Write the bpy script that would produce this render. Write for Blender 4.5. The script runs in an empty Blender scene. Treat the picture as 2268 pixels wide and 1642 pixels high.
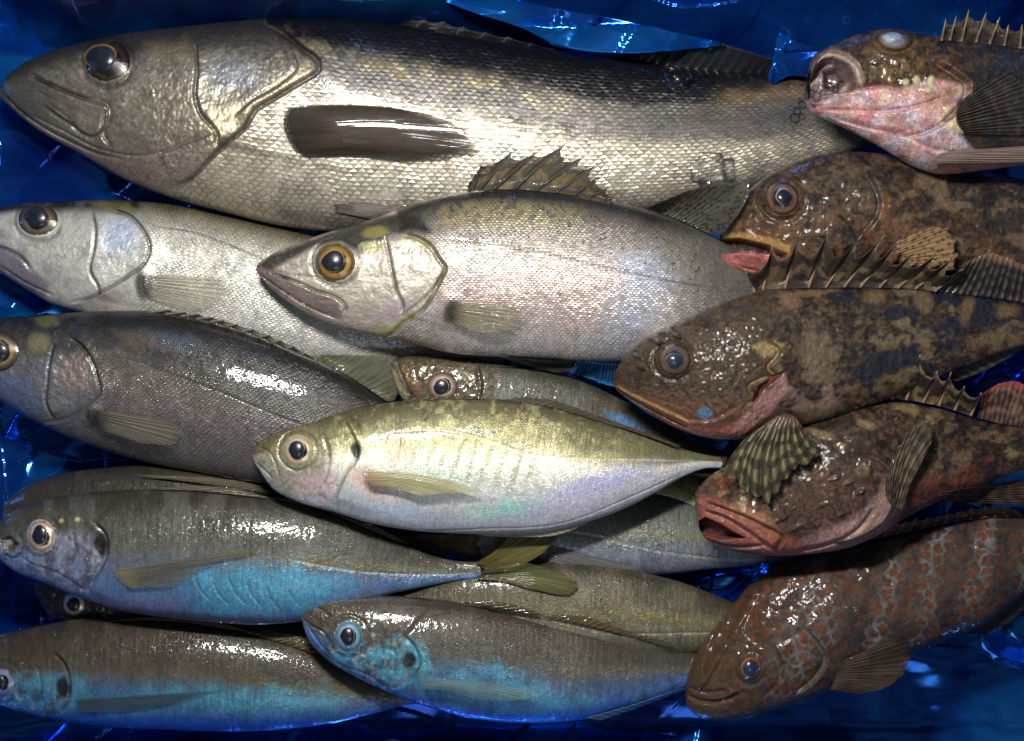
import bpy, math, random
import numpy as np
from mathutils import Vector
random.seed(4); RNG = np.random.default_rng(7)
SC = bpy.context.scene
# ------------------------------------------------------------------ camera, world, lamps, exposure
D = 1.1; S = 0.6 / 2268.0
cam_d = bpy.data.cameras.new('camera'); cam = bpy.data.objects.new('camera', cam_d)
SC.collection.objects.link(cam); SC.camera = cam
cam.location = (0, 0, D); cam.rotation_euler = (0, 0, 0)
cam_d.sensor_width = 36; cam_d.lens = 36 * D / 0.6; cam_d.clip_start = 0.01; cam_d.clip_end = 50
w = bpy.data.worlds.new('World'); SC.world = w; w.use_nodes = True
wn = w.node_tree.nodes; wl = w.node_tree.links
bg = wn['Background']; bg.inputs['Strength'].default_value = 0.09
tc = wn.new('ShaderNodeTexCoord'); nz = wn.new('ShaderNodeTexNoise'); nz.inputs['Scale'].default_value = 3.0
rp = wn.new('ShaderNodeValToRGB'); rp.color_ramp.elements[0].position = .46; rp.color_ramp.elements[1].position = .60
rp.color_ramp.elements[0].color = (.04, .05, .07, 1); rp.color_ramp.elements[1].color = (1.5, 1.5, 1.45, 1)
wl.new(tc.outputs['Generated'], nz.inputs['Vector']); wl.new(nz.outputs['Fac'], rp.inputs['Fac']); wl.new(rp.outputs['Color'], bg.inputs['Color'])
def area(name, loc, target, sx, sy, power, color):
    l = bpy.data.lights.new(name, 'AREA'); l.shape = 'RECTANGLE'; l.size = sx; l.size_y = sy; l.energy = power; l.color = color
    o = bpy.data.objects.new(name, l); SC.collection.objects.link(o); o.location = loc
    o.rotation_euler = (Vector(target) - Vector(loc)).to_track_quat('-Z', 'Y').to_euler(); return o
area('key_lamp', (-0.08, 0.25, 0.62), (-0.04, -0.01, 0), 0.15, 0.045, 6.2, (1.0, .96, .89))
area('fill_lamp', (0.10, -0.9, 1.5), (0, 0, 0), 0.7, 0.5, 2.3, (.80, .90, 1.0))  # added unseen fill, brightens the bottom liner and the bellies
SC.view_settings.view_transform = 'Standard'; SC.view_settings.look = 'None'
SC.view_settings.exposure = 0.0; SC.view_settings.gamma = 1.0
SC.render.engine = 'CYCLES'

# ------------------------------------------------------------------ helpers
def C(r, g, b):
    v = np.array([r, g, b], float) / 255.0
    return np.where(v <= .04045, v / 12.92, ((v + .055) / 1.055) ** 2.4)
def wx(px, z=0.0): return (px - 1134.0) * S * (D - z) / D
def wy(py, z=0.0): return (821.0 - py) * S * (D - z) / D
def topx(x, y, z):
    k = D / (D - z) / S
    return 1134.0 + x * k, 821.0 - y * k
def sst(a, b, x):
    t = np.clip((x - a) / (b - a), 0, 1); return t * t * (3 - 2 * t)
def hsh(i, j, seed):
    n = (i.astype(np.int64) * 374761393 + j.astype(np.int64) * 668265263 + seed * 974634777) & 0x7fffffff
    n = ((n ^ (n >> 13)) * 1274126177) & 0x7fffffff
    n = n ^ (n >> 16)
    return (n & 0xffffff) / float(0xffffff)
def vnoise(X, Y, seed=0):
    i = np.floor(X); j = np.floor(Y); fx = X - i; fy = Y - j
    fx = fx * fx * (3 - 2 * fx); fy = fy * fy * (3 - 2 * fy)
    a = hsh(i, j, seed); b = hsh(i + 1, j, seed); c = hsh(i, j + 1, seed); d = hsh(i + 1, j + 1, seed)
    return (a * (1 - fx) + b * fx) * (1 - fy) + (c * (1 - fx) + d * fx) * fy
def fbm(X, Y, sx, sy=None, seed=0, octv=4):
    sy = sy or sx; v = 0; amp = 1; tot = 0; x = X / sx; y = Y / sy
    for o in range(octv):
        v = v + amp * vnoise(x + 31.7 * o, y - 17.3 * o, seed + o * 13); tot += amp; amp *= .55; x = x * 2.03; y = y * 2.03
    return v / tot                                                    # about 0..1, mean .5
def cells(X, Y, size, seed=0, jit=.8):
    x = X / size; y = Y / size; ix = np.floor(x); iy = np.floor(y)
    f1 = np.full(X.shape, 9.0); f2 = f1.copy(); idv = np.zeros(X.shape)
    for di in (-1, 0, 1):
        for dj in (-1, 0, 1):
            a = ix + di; b = iy + dj
            cx = a + .5 + jit * (hsh(a, b, seed) - .5); cy = b + .5 + jit * (hsh(a, b, seed + 5) - .5)
            d = np.hypot(x - cx, y - cy); m = d < f1
            f2 = np.where(m, f1, np.minimum(f2, d)); idv = np.where(m, hsh(a, b, seed + 9), idv); f1 = np.where(m, d, f1)
    return f1, f2, idv
def facets(X, Y, size, seed, slope=.35, cone=.5):
    x = X / size; y = Y / size; ix = np.floor(x); iy = np.floor(y); best = np.full(X.shape, 9.0)
    for di in (-2, -1, 0, 1, 2):
        for dj in (-2, -1, 0, 1, 2):
            a = ix + di; b = iy + dj
            cx = a + hsh(a, b, seed); cy = b + hsh(a, b, seed + 5)
            dx = x - cx; dy = y - cy
            v = .5 * hsh(a, b, seed + 7) + slope * ((hsh(a, b, seed + 11) - .5) * dx + (hsh(a, b, seed + 17) - .5) * dy) + cone * np.hypot(dx, dy)
            best = np.minimum(best, v)
    return best * size
def pdist(X, Y, poly):
    """distance and side (+ = right of the direction of travel on screen) to a polyline"""
    best = np.full(X.shape, 1e9); side = np.zeros(X.shape); tt = np.zeros(X.shape)
    P = np.array(poly, float); L = np.r_[0, np.cumsum(np.hypot(*np.diff(P, axis=0).T))]
    for k in range(len(P) - 1):
        a = P[k]; b = P[k + 1]; ab = b - a; l2 = ab @ ab + 1e-9
        t = np.clip(((X - a[0]) * ab[0] + (Y - a[1]) * ab[1]) / l2, 0, 1)
        dx = X - a[0] - t * ab[0]; dy = Y - a[1] - t * ab[1]; d = np.hypot(dx, dy)
        m = d < best; best = np.where(m, d, best); side = np.where(m, np.sign(ab[0] * dy - ab[1] * dx), side)
        tt = np.where(m, (L[k] + t * math.sqrt(l2)) / L[-1], tt)
    return best, side, tt
def curve(pts, n=None, t=None, even=False):
    """smooth curve through points (any dimension), chord length parameter"""
    P = np.array(pts, float)
    if len(P) == 2: P = np.array([P[0], (P[0] + P[1]) / 2, P[1]])
    d = np.sqrt((np.diff(P, axis=0) ** 2).sum(1)) + 1e-6; T = np.r_[0, np.cumsum(d)]; T /= T[-1]
    if even: T = np.linspace(0, 1, len(P))
    if t is None: t = np.linspace(0, 1, n)
    h = np.diff(T); sl = np.diff(P, axis=0) / h[:, None]
    m = np.empty_like(P); m[0] = sl[0]; m[-1] = sl[-1]
    m[1:-1] = (sl[:-1] * h[1:, None] + sl[1:] * h[:-1, None]) / (h[1:] + h[:-1])[:, None]
    k = np.clip(np.searchsorted(T, t, side='right') - 1, 0, len(P) - 2); hh = h[k][:, None]; q = ((t - T[k]) / h[k])[:, None]
    return (2 * q**3 - 3 * q**2 + 1) * P[k] + (q**3 - 2 * q**2 + q) * hh * m[k] + (-2 * q**3 + 3 * q**2) * P[k + 1] + (q**3 - q**2) * hh * m[k + 1]
def inside(X, Y, poly):
    r = np.zeros(X.shape, bool); n = len(poly)
    for k in range(n):
        x1, y1 = poly[k]; x2, y2 = poly[(k + 1) % n]
        if y1 == y2: continue
        c = ((Y > y1) != (Y > y2)) & (X < (x2 - x1) * (Y - y1) / (y2 - y1) + x1); r ^= c
    return r
def region(X, Y, poly, soft):
    """1 inside a polygon, 0 outside, soft border"""
    d, _, _ = pdist(X, Y, list(poly) + [poly[0]]); m = inside(X, Y, poly)
    return sst(-soft, soft, np.where(m, d, -d))
def ell(X, Y, cx, cy, rx, ry, ang=0, soft=.3):
    a = math.radians(ang); dx = X - cx; dy = Y - cy
    q = np.hypot((dx * math.cos(a) + dy * math.sin(a)) / rx, (-dx * math.sin(a) + dy * math.cos(a)) / ry)
    return 1 - sst(1 - soft, 1 + soft, q)
def mesh_obj(name, V, F, mat, parent=None, attrs=None, uv=None, smooth=True):
    me = bpy.data.meshes.new(name); V = np.asarray(V, np.float32)
    if isinstance(F, np.ndarray) and F.ndim == 2:
        nf, k = F.shape
        me.vertices.add(len(V)); me.vertices.foreach_set('co', V.ravel())
        me.loops.add(nf * k); me.loops.foreach_set('vertex_index', F.astype(np.int32).ravel())
        me.polygons.add(nf); me.polygons.foreach_set('loop_start', np.arange(0, nf * k, k, dtype=np.int32))
        me.update(calc_edges=True)
    else: me.from_pydata(V.tolist(), [], [list(map(int, f)) for f in F]); me.update()
    if smooth: me.polygons.foreach_set('use_smooth', [True] * len(me.polygons))
    for nme, arr in (attrs or {}).items():
        arr = np.asarray(arr, np.float32)
        if arr.ndim == 2:
            a = me.attributes.new(nme, 'FLOAT_COLOR', 'POINT'); a.data.foreach_set('color', np.c_[arr, np.ones(len(arr))].astype(np.float32).ravel())
        else:
            a = me.attributes.new(nme, 'FLOAT', 'POINT'); a.data.foreach_set('value', arr.ravel())
    if uv is not None:
        l = me.uv_layers.new(name='UVMap'); li = np.empty(len(me.loops), np.int32); me.loops.foreach_get('vertex_index', li)
        l.data.foreach_set('uv', np.asarray(uv, np.float32)[li].ravel())
    me.materials.append(mat); o = bpy.data.objects.new(name, me); SC.collection.objects.link(o)
    if parent is not None: o.parent = parent; o.matrix_parent_inverse.identity()
    return o
def grid_faces(nu, nv, wrap=False):
    i = np.arange(nu - 1)[:, None]; j = np.arange(nv if wrap else nv - 1)[None, :]; j2 = (j + 1) % nv
    return np.stack([i * nv + j, (i + 1) * nv + j, (i + 1) * nv + j2, i * nv + j2], -1).reshape(-1, 4)
def tag(o, label, cat, group=None):
    o['label'] = label; o['category'] = cat
    if group: o['group'] = group
    return o

# ------------------------------------------------------------------ materials
class NT:
    def __init__(s, name):
        s.m = bpy.data.materials.new(name); s.m.use_nodes = True; s.n = s.m.node_tree.nodes; s.l = s.m.node_tree.links
        s.p = s.n['Principled BSDF']
    def node(s, t, **k):
        n = s.n.new(t)
        for a, b in k.items(): setattr(n, a, b)
        return n
    def set(s, sock, v):
        if isinstance(v, bpy.types.NodeSocket): s.l.new(v, sock)
        else: sock.default_value = v
    def math(s, op, a, b=0.0, c=None):
        n = s.node('ShaderNodeMath', operation=op); s.set(n.inputs[0], a); s.set(n.inputs[1], b)
        if c is not None: s.set(n.inputs[2], c)
        return n.outputs[0]
    def vmath(s, op, a, b=(0, 0, 0), out=0):
        n = s.node('ShaderNodeVectorMath', operation=op); s.set(n.inputs[0], a); s.set(n.inputs[1], b); return n.outputs[out]
    def attr(s, name, out='Fac'):
        n = s.node('ShaderNodeAttribute'); n.attribute_name = name; return n.outputs[out]
    def noise(s, vec, scale, det=3, out='Fac', rough=.5):
        n = s.node('ShaderNodeTexNoise'); s.l.new(vec, n.inputs['Vector']); n.inputs['Scale'].default_value = scale; n.inputs['Detail'].default_value = det
        n.inputs['Roughness'].default_value = rough; return n.outputs[out]
    def mix(s, f, a, b, mode='MIX'):
        n = s.node('ShaderNodeMix', data_type='RGBA', blend_type=mode); s.set(n.inputs[0], f); s.set(n.inputs[6], a); s.set(n.inputs[7], b); return n.outputs[2]
    def bump(s, h, dist, strength=1.0, normal=None):
        n = s.node('ShaderNodeBump'); s.set(n.inputs['Height'], h); n.inputs['Distance'].default_value = dist; s.set(n.inputs['Strength'], strength)
        if normal is not None: s.l.new(normal, n.inputs['Normal'])
        return n.outputs[0]

def skin(name, scale_px=16, tilt=.5, edge=.5, rnd=.35, sdist=.0006, rough=.38, coat=.6, streak=0.0, fine=.00010, blob=.00035, blobsc=.022, spec=.4, jit=.18, coat_rough=.045, glit=.45, mot=.9, streakc=0.0):
    t = NT(name); uv = t.node('ShaderNodeUVMap'); uv.uv_map = 'UVMap'; U = uv.outputs[0]
    sc = t.attr('sc')
    wob = t.noise(U, .012, 2, 'Color')
    Uw = t.vmath('ADD', U, t.vmath('MULTIPLY', t.vmath('SUBTRACT', wob, (.5, .5, .5)), (30, 18, 0)))
    sx = t.node('ShaderNodeSeparateXYZ'); t.l.new(Uw, sx.inputs[0]); x = t.math('DIVIDE', sx.outputs[0], scale_px); y = t.math('DIVIDE', sx.outputs[1], scale_px)
    # overlapping rounded scales in two staggered sets of rows: rear edges are arcs, each scale rises to its rear edge
    rA = t.math('ROUND', y); dA = t.math('SUBTRACT', y, rA); gA = t.math('ADD', x, t.math('MULTIPLY', t.math('MULTIPLY', dA, dA), 2.0)); nA = t.math('FLOOR', gA); tA = t.math('SUBTRACT', gA, nA)
    yB = t.math('SUBTRACT', y, .5); rB = t.math('ROUND', yB); dB = t.math('SUBTRACT', yB, rB); gB = t.math('ADD', t.math('SUBTRACT', x, .5), t.math('MULTIPLY', t.math('MULTIPLY', dB, dB), 2.0)); nB = t.math('FLOOR', gB); tB = t.math('SUBTRACT', gB, nB)
    isB = t.math('LESS_THAN', tB, tA); tt = t.math('MINIMUM', tA, tB)
    def pick(a_, b_): return t.math('ADD', t.math('MULTIPLY', b_, isB), t.math('MULTIPLY', a_, t.math('SUBTRACT', 1.0, isB)))
    cx = t.node('ShaderNodeCombineXYZ'); t.l.new(pick(nA, t.math('ADD', nB, 37.5)), cx.inputs[0]); t.l.new(pick(rA, t.math('ADD', rB, 11.5)), cx.inputs[1])
    wnz = t.node('ShaderNodeTexWhiteNoise', noise_dimensions='3D'); t.l.new(cx.outputs[0], wnz.inputs['Vector'])
    dd = pick(dA, dB)
    sepc = t.node('ShaderNodeSeparateColor'); t.l.new(wnz.outputs['Color'], sepc.inputs[0])
    lx = t.math('SUBTRACT', tt, .35)
    rt = t.math('ADD', t.math('MULTIPLY', lx, t.math('SUBTRACT', sepc.outputs[0], .5)), t.math('MULTIPLY', dd, t.math('SUBTRACT', sepc.outputs[1], .5)))
    hgt = t.math('ADD', t.math('MULTIPLY', tt, tilt), t.math('MULTIPLY', rt, glit * 2))
    em = t.math('MINIMUM', t.math('MULTIPLY', tt, 5.0), 1.0)
    scf = t.math('MULTIPLY', sc, t.math('ADD', .35, t.math('MULTIPLY', t.noise(U, .018, 3), 1.2)))
    sc = scf
    col = t.attr('Col', 'Color')
    br = t.math('ADD', 1 - rnd * .5, t.math('MULTIPLY', sepc.outputs[2], rnd))
    ed = t.math('ADD', 1 - edge, t.math('MULTIPLY', em, edge))
    mul = t.math('MULTIPLY', br, ed)
    mul = t.math('ADD', 1.0, t.math('MULTIPLY', t.math('SUBTRACT', mul, 1.0), sc))
    # fine mottling that the skin itself has
    mt = t.noise(U, .17, 4, rough=.75); mt2 = t.math('ADD', 1 - mot * .5, t.math('MULTIPLY', mt, mot)); mul = t.math('MULTIPLY', mul, mt2)
    mp3 = t.node('ShaderNodeMapping'); t.l.new(U, mp3.inputs[0]); mp3.inputs['Scale'].default_value = (.20, .035, 1)
    if streakc: mul = t.math('MULTIPLY', mul, t.math('ADD', 1 - streakc * .5, t.math('MULTIPLY', t.noise(mp3.outputs[0], 1.0, 4, rough=.6), streakc)))
    cc = t.vmath('SCALE', col); t.l.new(mul, cc.node.inputs['Scale'])
    t.l.new(cc, t.p.inputs['Base Color'])
    N = t.bump(hgt, sdist, sc)
    mp2 = t.node('ShaderNodeMapping'); t.l.new(U, mp2.inputs[0]); mp2.inputs['Scale'].default_value = (.16, .022, 1)
    if streak: N = t.bump(t.noise(mp2.outputs[0], 1.0, 3), streak, 1.0, N)
    N = t.bump(t.noise(U, .22, 4, rough=.65), fine, 1.0, N)
    t.l.new(N, t.p.inputs['Normal'])
    t.l.new(t.attr('met'), t.p.inputs['Metallic'])
    rr = t.math('ADD', rough - .12, t.math('MULTIPLY', t.noise(U, .06, 3), .24)); t.l.new(rr, t.p.inputs['Roughness'])
    t.p.inputs['Specular IOR Level'].default_value = spec
    t.p.inputs['Coat Weight'].default_value = coat; t.p.inputs['Coat Roughness'].default_value = coat_rough; t.p.inputs['Coat IOR'].default_value = 1.4
    cn = t.bump(hgt, sdist * .13, sc); cn = t.bump(t.noise(U, blobsc, 3, rough=.6), blob, 1.0, cn); cn = t.bump(t.noise(U, .14, 2), fine * .55, 1.0, cn)
    t.l.new(cn, t.p.inputs['Coat Normal'])
    return t.m
def fin_mat(name, alpha=.85, coat=.55, rough=.5):
    t = NT(name); uv = t.node('ShaderNodeUVMap'); U = uv.outputs[0]
    t.l.new(t.attr('Col', 'Color'), t.p.inputs['Base Color']); t.p.inputs['Roughness'].default_value = rough; t.p.inputs['Specular IOR Level'].default_value = .2
    t.l.new(t.attr('alp'), t.p.inputs['Alpha'])
    t.p.inputs['Coat Weight'].default_value = coat; t.p.inputs['Coat Roughness'].default_value = .03; t.p.inputs['Coat IOR'].default_value = 1.4
    t.p.inputs['Subsurface Weight'].default_value = .08; t.p.inputs['Subsurface Radius'].default_value = (.002, .001, .001); t.p.inputs['Subsurface Scale'].default_value = 1
    mp = t.node('ShaderNodeMapping'); t.l.new(U, mp.inputs[0]); mp.inputs['Scale'].default_value = (160, 6, 1)
    N = t.bump(t.noise(mp.outputs[0], 1, 3), .00018); t.l.new(N, t.p.inputs['Normal'])
    mp2 = t.node('ShaderNodeMapping'); t.l.new(U, mp2.inputs[0]); mp2.inputs['Scale'].default_value = (9, 3, 1)
    return t.m
def eye_mat(name, coat=1.0):
    t = NT(name); t.l.new(t.attr('Col', 'Color'), t.p.inputs['Base Color']); t.p.inputs['Roughness'].default_value = .3; t.l.new(t.attr('met'), t.p.inputs['Metallic'])
    t.p.inputs['Coat Weight'].default_value = coat * .75; t.p.inputs['Coat Roughness'].default_value = .06; t.p.inputs['Coat IOR'].default_value = 1.42; return t.m
M_BASS = skin('sea_bass_skin', 18, rough=.42, edge=.5, rnd=.3, sdist=.0008, glit=.35, coat=.3, spec=.3, jit=.28)
M_BASS_S = skin('silver_bass_skin', 10, rough=.42, edge=.45, rnd=.35, sdist=.0005, glit=.35, coat=.4, spec=.35, jit=.3)
M_BASS_P = skin('grey_bass_skin', 10, rough=.42, edge=.45, rnd=.4, sdist=.0005, glit=.35, blob=.00040, coat=.6, spec=.35, jit=.3)
M_MACK = skin('mackerel_skin', 6.5, rough=.42, edge=.3, rnd=.3, sdist=.0003, streak=.00025, blob=.0006, coat=.85, blobsc=.03, streakc=.9, spec=.3)
M_GOLD = skin('golden_mackerel_skin', 6.5, rough=.44, edge=.25, rnd=.3, sdist=.0003, streak=.0003, blob=.0004, coat=.4, streakc=.6)
M_ROCK = skin('rockfish_skin', 6, rough=.5, edge=.4, rnd=.6, sdist=.0004, fine=.0003, blob=.0009, coat=.65, blobsc=.028, jit=.7, coat_rough=.07, spec=.2, mot=1.6)
M_GROUP = skin('grouper_skin', 6, rough=.55, edge=.25, rnd=.3, sdist=.0003, fine=.0002, blob=.0006, coat=.6, blobsc=.03, jit=.7, coat_rough=.06, spec=.2, mot=.7)
M_FIN = fin_mat('fin_membrane'); M_EYE = eye_mat('eye_gloss')

# ------------------------------------------------------------------ height map of what is already lying there
HS = 4.0; HX0, HY0 = -300, -200; HM = np.zeros((int(2100 / HS), int(2900 / HS)))
def hm_put(PX, PY, Z):
    i = ((PY - HY0) / HS).astype(int).ravel(); j = ((PX - HX0) / HS).astype(int).ravel()
    m = (i >= 0) & (i < HM.shape[0]) & (j >= 0) & (j < HM.shape[1]); np.maximum.at(HM, (i[m], j[m]), Z.ravel()[m])
def hm_get(PX, PY, r=1):
    i = np.clip(((PY - HY0) / HS).astype(int), 2, HM.shape[0] - 3); j = np.clip(((PX - HX0) / HS).astype(int), 2, HM.shape[1] - 3)
    v = HM[i, j]
    for a in (-r, 0, r):
        for b in (-r, 0, r): v = np.maximum(v, HM[i + a, j + b])
    return v
def blur(Z, n=2):
    for _ in range(n):
        P = np.pad(Z, 1, mode='edge'); Z = (P[:-2, 1:-1] + P[2:, 1:-1] + P[1:-1, :-2] + P[1:-1, 2:] + 2 * P[1:-1, 1:-1]) / 6
    return Z

# ------------------------------------------------------------------ fish body
class Body:
    def __init__(s, st, z0, k, step=2.3, power=.92, zslope=(0, 0), kf=None):
        st = np.array(st, float); mid = (st[:, :2] + st[:, 2:]) / 2
        L = np.hypot(*np.diff(mid, axis=0).T).sum(); nu = int(L / step)
        cv = curve(st, nu); s.st = st; top = cv[:, :2]; bot = cv[:, 2:]; m = (top + bot) / 2
        W = np.hypot(*(top - bot).T); s.Wm = W.max(); nv = int(min(230, max(60, s.Wm / step * 1.25))); nb = 26
        th = np.r_[np.linspace(0, math.pi, nv), np.linspace(math.pi, 2 * math.pi, nb + 2)[1:-1]]
        s.nu, s.nv = nu, len(th); u = np.linspace(0, 1, nu)
        al = np.r_[0, np.cumsum(np.hypot(*np.diff(m, axis=0).T))]; s.al = al
        sv = (1 - np.cos(th)) / 2
        X = top[:, 0:1] * (1 - sv) + bot[:, 0:1] * sv; Y = top[:, 1:2] * (1 - sv) + bot[:, 1:2] * sv
        kk = k if kf is None else np.interp(al / L, [a for a, b in kf], [b for a, b in kf])[:, None]
        T = kk * W[:, None] * S
        zz = np.sign(np.sin(th)) * np.abs(np.sin(th)) ** power
        zc = z0 + zslope[0] + (zslope[1] - zslope[0]) * u[:, None]
        s.Z = zc + T * zz; s.x = wx(X, zc); s.y = wy(Y, zc); s.wgt = sst(0.0, .35, np.clip(np.sin(th), 0, 1))[None, :] * np.ones((nu, 1))
        s.s = np.ones((nu, 1)) * sv; s.u = u[:, None] * np.ones((1, s.nv)); s.zc = zc * np.ones_like(s.s)
        s.X, s.Y = topx(s.x, s.y, s.Z); s.UV = np.stack([al[:, None] * np.ones_like(s.s), (s.s - .5) * (.5 * W[:, None] + .5 * s.Wm)], -1)
        s.col = np.zeros((nu, s.nv, 3)); s.met = np.full((nu, s.nv), .45); s.sc = np.ones((nu, s.nv)); s.top, s.bot = top, bot
    # relief -----------------------------------------------------------
    def groove(s, poly, wd, dp, col=None, ca=.7, cw=None):
        P = curve(poly, 24) if len(poly) > 2 else poly
        d, sd, t = pdist(s.X, s.Y, P); g = np.exp(-(d / wd) ** 2); e = sst(0, .12, t) * sst(0, .12, 1 - t) * .8 + .2
        s.Z -= dp * g * e * s.wgt
        if col is not None: s.mixc(np.exp(-(d / (cw or wd)) ** 2) * ca * e * (.3 + 1.0 * fbm(s.X, s.Y, 26, seed=6)), col)
    def plate(s, poly, dp, near=3.0, far=70.0, sign=1, col=None, ca=.6, cw=4):
        """a plate with its edge along the polyline: raised on one side, dropping sharply on the other"""
        P = curve(poly, 30); d, sd, t = pdist(s.X, s.Y, P); q = d * sd * sign
        e = sst(0, .1, t) * sst(0, .1, 1 - t)
        h = sst(-near, near, q) * np.exp(-np.clip(q, 0, None) / far)
        sh = np.exp(-((q + near * 1.5) / (near * 1.6)) ** 2) * .35
        s.Z += dp * (h - sh) * e * s.wgt
        if col is not None: s.mixc(np.exp(-((q + cw * .6) / (cw * (.5 + .9 * fbm(s.X, s.Y, 40, seed=9)))) ** 2) * ca * e * (.25 + 1.0 * fbm(s.X, s.Y, 28, seed=4)), col)
    def bump(s, cx, cy, rx, ry, h, ang=0):
        a = math.radians(ang); dx = s.X - cx; dy = s.Y - cy
        q = ((dx * math.cos(a) + dy * math.sin(a)) / rx) ** 2 + ((-dx * math.sin(a) + dy * math.cos(a)) / ry) ** 2
        s.Z += h * np.exp(-q) * s.wgt
    def carve(s, poly, soft, dp, col=None, ca=1.0):
        r = region(s.X, s.Y, poly, soft); s.Z -= dp * r * np.maximum(s.wgt, .35)
        if col is not None: s.mixc(r * ca, col); s.sc *= 1 - r; s.met *= 1 - r * .9
    def rough(s, size, amp, seed=1, mask=1.0):
        s.Z += (fbm(s.X, s.Y, size, seed=seed) - .5) * amp * s.wgt * mask
    # colour -----------------------------------------------------------
    def mixc(s, m, c): m = np.clip(m, 0, 1)[..., None]; s.col = s.col * (1 - m) + np.asarray(c) * m
    def grad(s, stops, warp=.06, size=60, seed=2):
        q = s.s + (fbm(s.X, s.Y, size * 2, size, seed) - .5) * warp * 2
        xs = [a for a, _ in stops]; cs = np.array([c for _, c in stops])
        for k in range(3): s.col[..., k] = np.interp(q, xs, cs[:, k])
        s.q = q
    def el(s, cx, cy, rx, ry, c, a=1.0, ang=0, soft=.3, warp=0, seed=3):
        X, Y = s.X, s.Y
        if warp: X = X + (fbm(s.X, s.Y, 26, seed=seed) - .5) * warp * 2; Y = Y + (fbm(s.X, s.Y, 26, seed=seed + 50) - .5) * warp * 2
        s.mixc(ell(X, Y, cx, cy, rx, ry, ang, soft) * a, c)
    def reg(s, poly, soft, c, a=1.0, warp=0, seed=3):
        X, Y = s.X, s.Y
        if warp: X = X + (fbm(s.X, s.Y, 30, seed=seed) - .5) * warp * 2; Y = Y + (fbm(s.X, s.Y, 30, seed=seed + 50) - .5) * warp * 2
        m = region(X, Y, poly, soft); s.mixc(m * a, c); return m
    def line(s, poly, wd, c, a=1.0, dots=0):
        d, sd, t = pdist(s.X, s.Y, curve(poly, 30) if len(poly) > 2 else poly); m = np.exp(-(d / wd) ** 2) * a
        if dots: m = m * (.45 + .55 * (np.sin(t * dots * 2 * math.pi) > -.2))
        s.mixc(m, c)
    def spots(s, size, thr, c, a, seed, mask, soft=.06):
        f1, f2, idv = cells(s.X, s.Y, size, seed); m = (1 - sst(thr * .6 - soft + .0, thr + soft, f1)) * (idv > .35); s.mixc(m * a * mask, c)
    def mottle(s, size, lo, hi, c, a=1.0, seed=5, sy=None, mask=1.0):
        n = fbm(s.X, s.Y, size, sy, seed, 5); s.mixc(sst(lo, hi, n) * a * mask, c)
    def zsurf(s, px, py):
        f = s.wgt > .02; X = s.X[f]; Y = s.Y[f]; Z = s.Z[f]; px = np.atleast_1d(np.asarray(px, float)); py = np.atleast_1d(np.asarray(py, float)); out = np.empty(px.shape)
        for k in range(px.size):
            a, b = px.flat[k], py.flat[k]; d = (X - a) ** 2 + (Y - b) ** 2; q = np.argmin(d); m = d < max(20, d[q] + 14); out.flat[k] = Z[m].mean()
        return out
    def build(s, root, mat, name='body'):
        lum = s.col.mean(-1); s.met = s.met * (.15 + .85 * sst(.02, .16, lum))
        s.col = s.col * (.82 + .36 * fbm(s.X, s.Y, 30, seed=77))[..., None]
        nu, nv = s.nu, s.nv; o = np.array(root.location)
        V = np.stack([s.x, s.y, s.Z], -1).reshape(-1, 3) - o
        F = grid_faces(nu, nv, True)
        c0 = V[:nv].mean(0); c1 = V[-nv:].mean(0); n = len(V); V = np.r_[V, [c0, c1]]
        j = np.arange(nv); j2 = (j + 1) % nv
        F = np.r_[F, np.stack([j2, j, np.full(nv, n), np.full(nv, n)], -1), np.stack([(nu - 1) * nv + j, (nu - 1) * nv + j2, np.full(nv, n + 1), np.full(nv, n + 1)], -1)]
        F = F[:, ::-1]
        quads = F[:-2 * nv]; tris = F[-2 * nv:]
        me_col = np.r_[s.col.reshape(-1, 3), [s.col[0].mean(0), s.col[-1].mean(0)]]
        ap = lambda a: np.r_[a.ravel(), [a[0].mean(), a[-1].mean()]]
        T2 = []
        for t in tris.tolist():
            q = [];  [q.append(a) for a in t if a not in q]; T2.append(q)
        uv = np.r_[s.UV.reshape(-1, 2), [s.UV[0].mean(0), s.UV[-1].mean(0)]]
        ob = mesh_obj(name, V, quads, mat, root, {'Col': me_col, 'sc': ap(s.sc), 'met': ap(s.met)}, uv)
        import bmesh
        bm = bmesh.new(); bm.from_mesh(ob.data); bm.verts.ensure_lookup_table()
        ul = bm.loops.layers.uv[0]
        for q in T2:
            f = bm.faces.new([bm.verts[a] for a in q]); f.smooth = True
            for lp in f.loops: lp[ul].uv = uv[lp.vert.index]
        bmesh.ops.recalc_face_normals(bm, faces=bm.faces)
        bm.to_mesh(ob.data); bm.free()
        hm_put(s.X[:, :], s.Y[:, :], s.Z); return ob

def root(name, px, py, z=0.0):
    o = bpy.data.objects.new(name, None); SC.collection.objects.link(o); o.empty_display_size = .02; o.location = (wx(px), wy(py), z); bpy.context.view_layer.update(); return o

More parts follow.
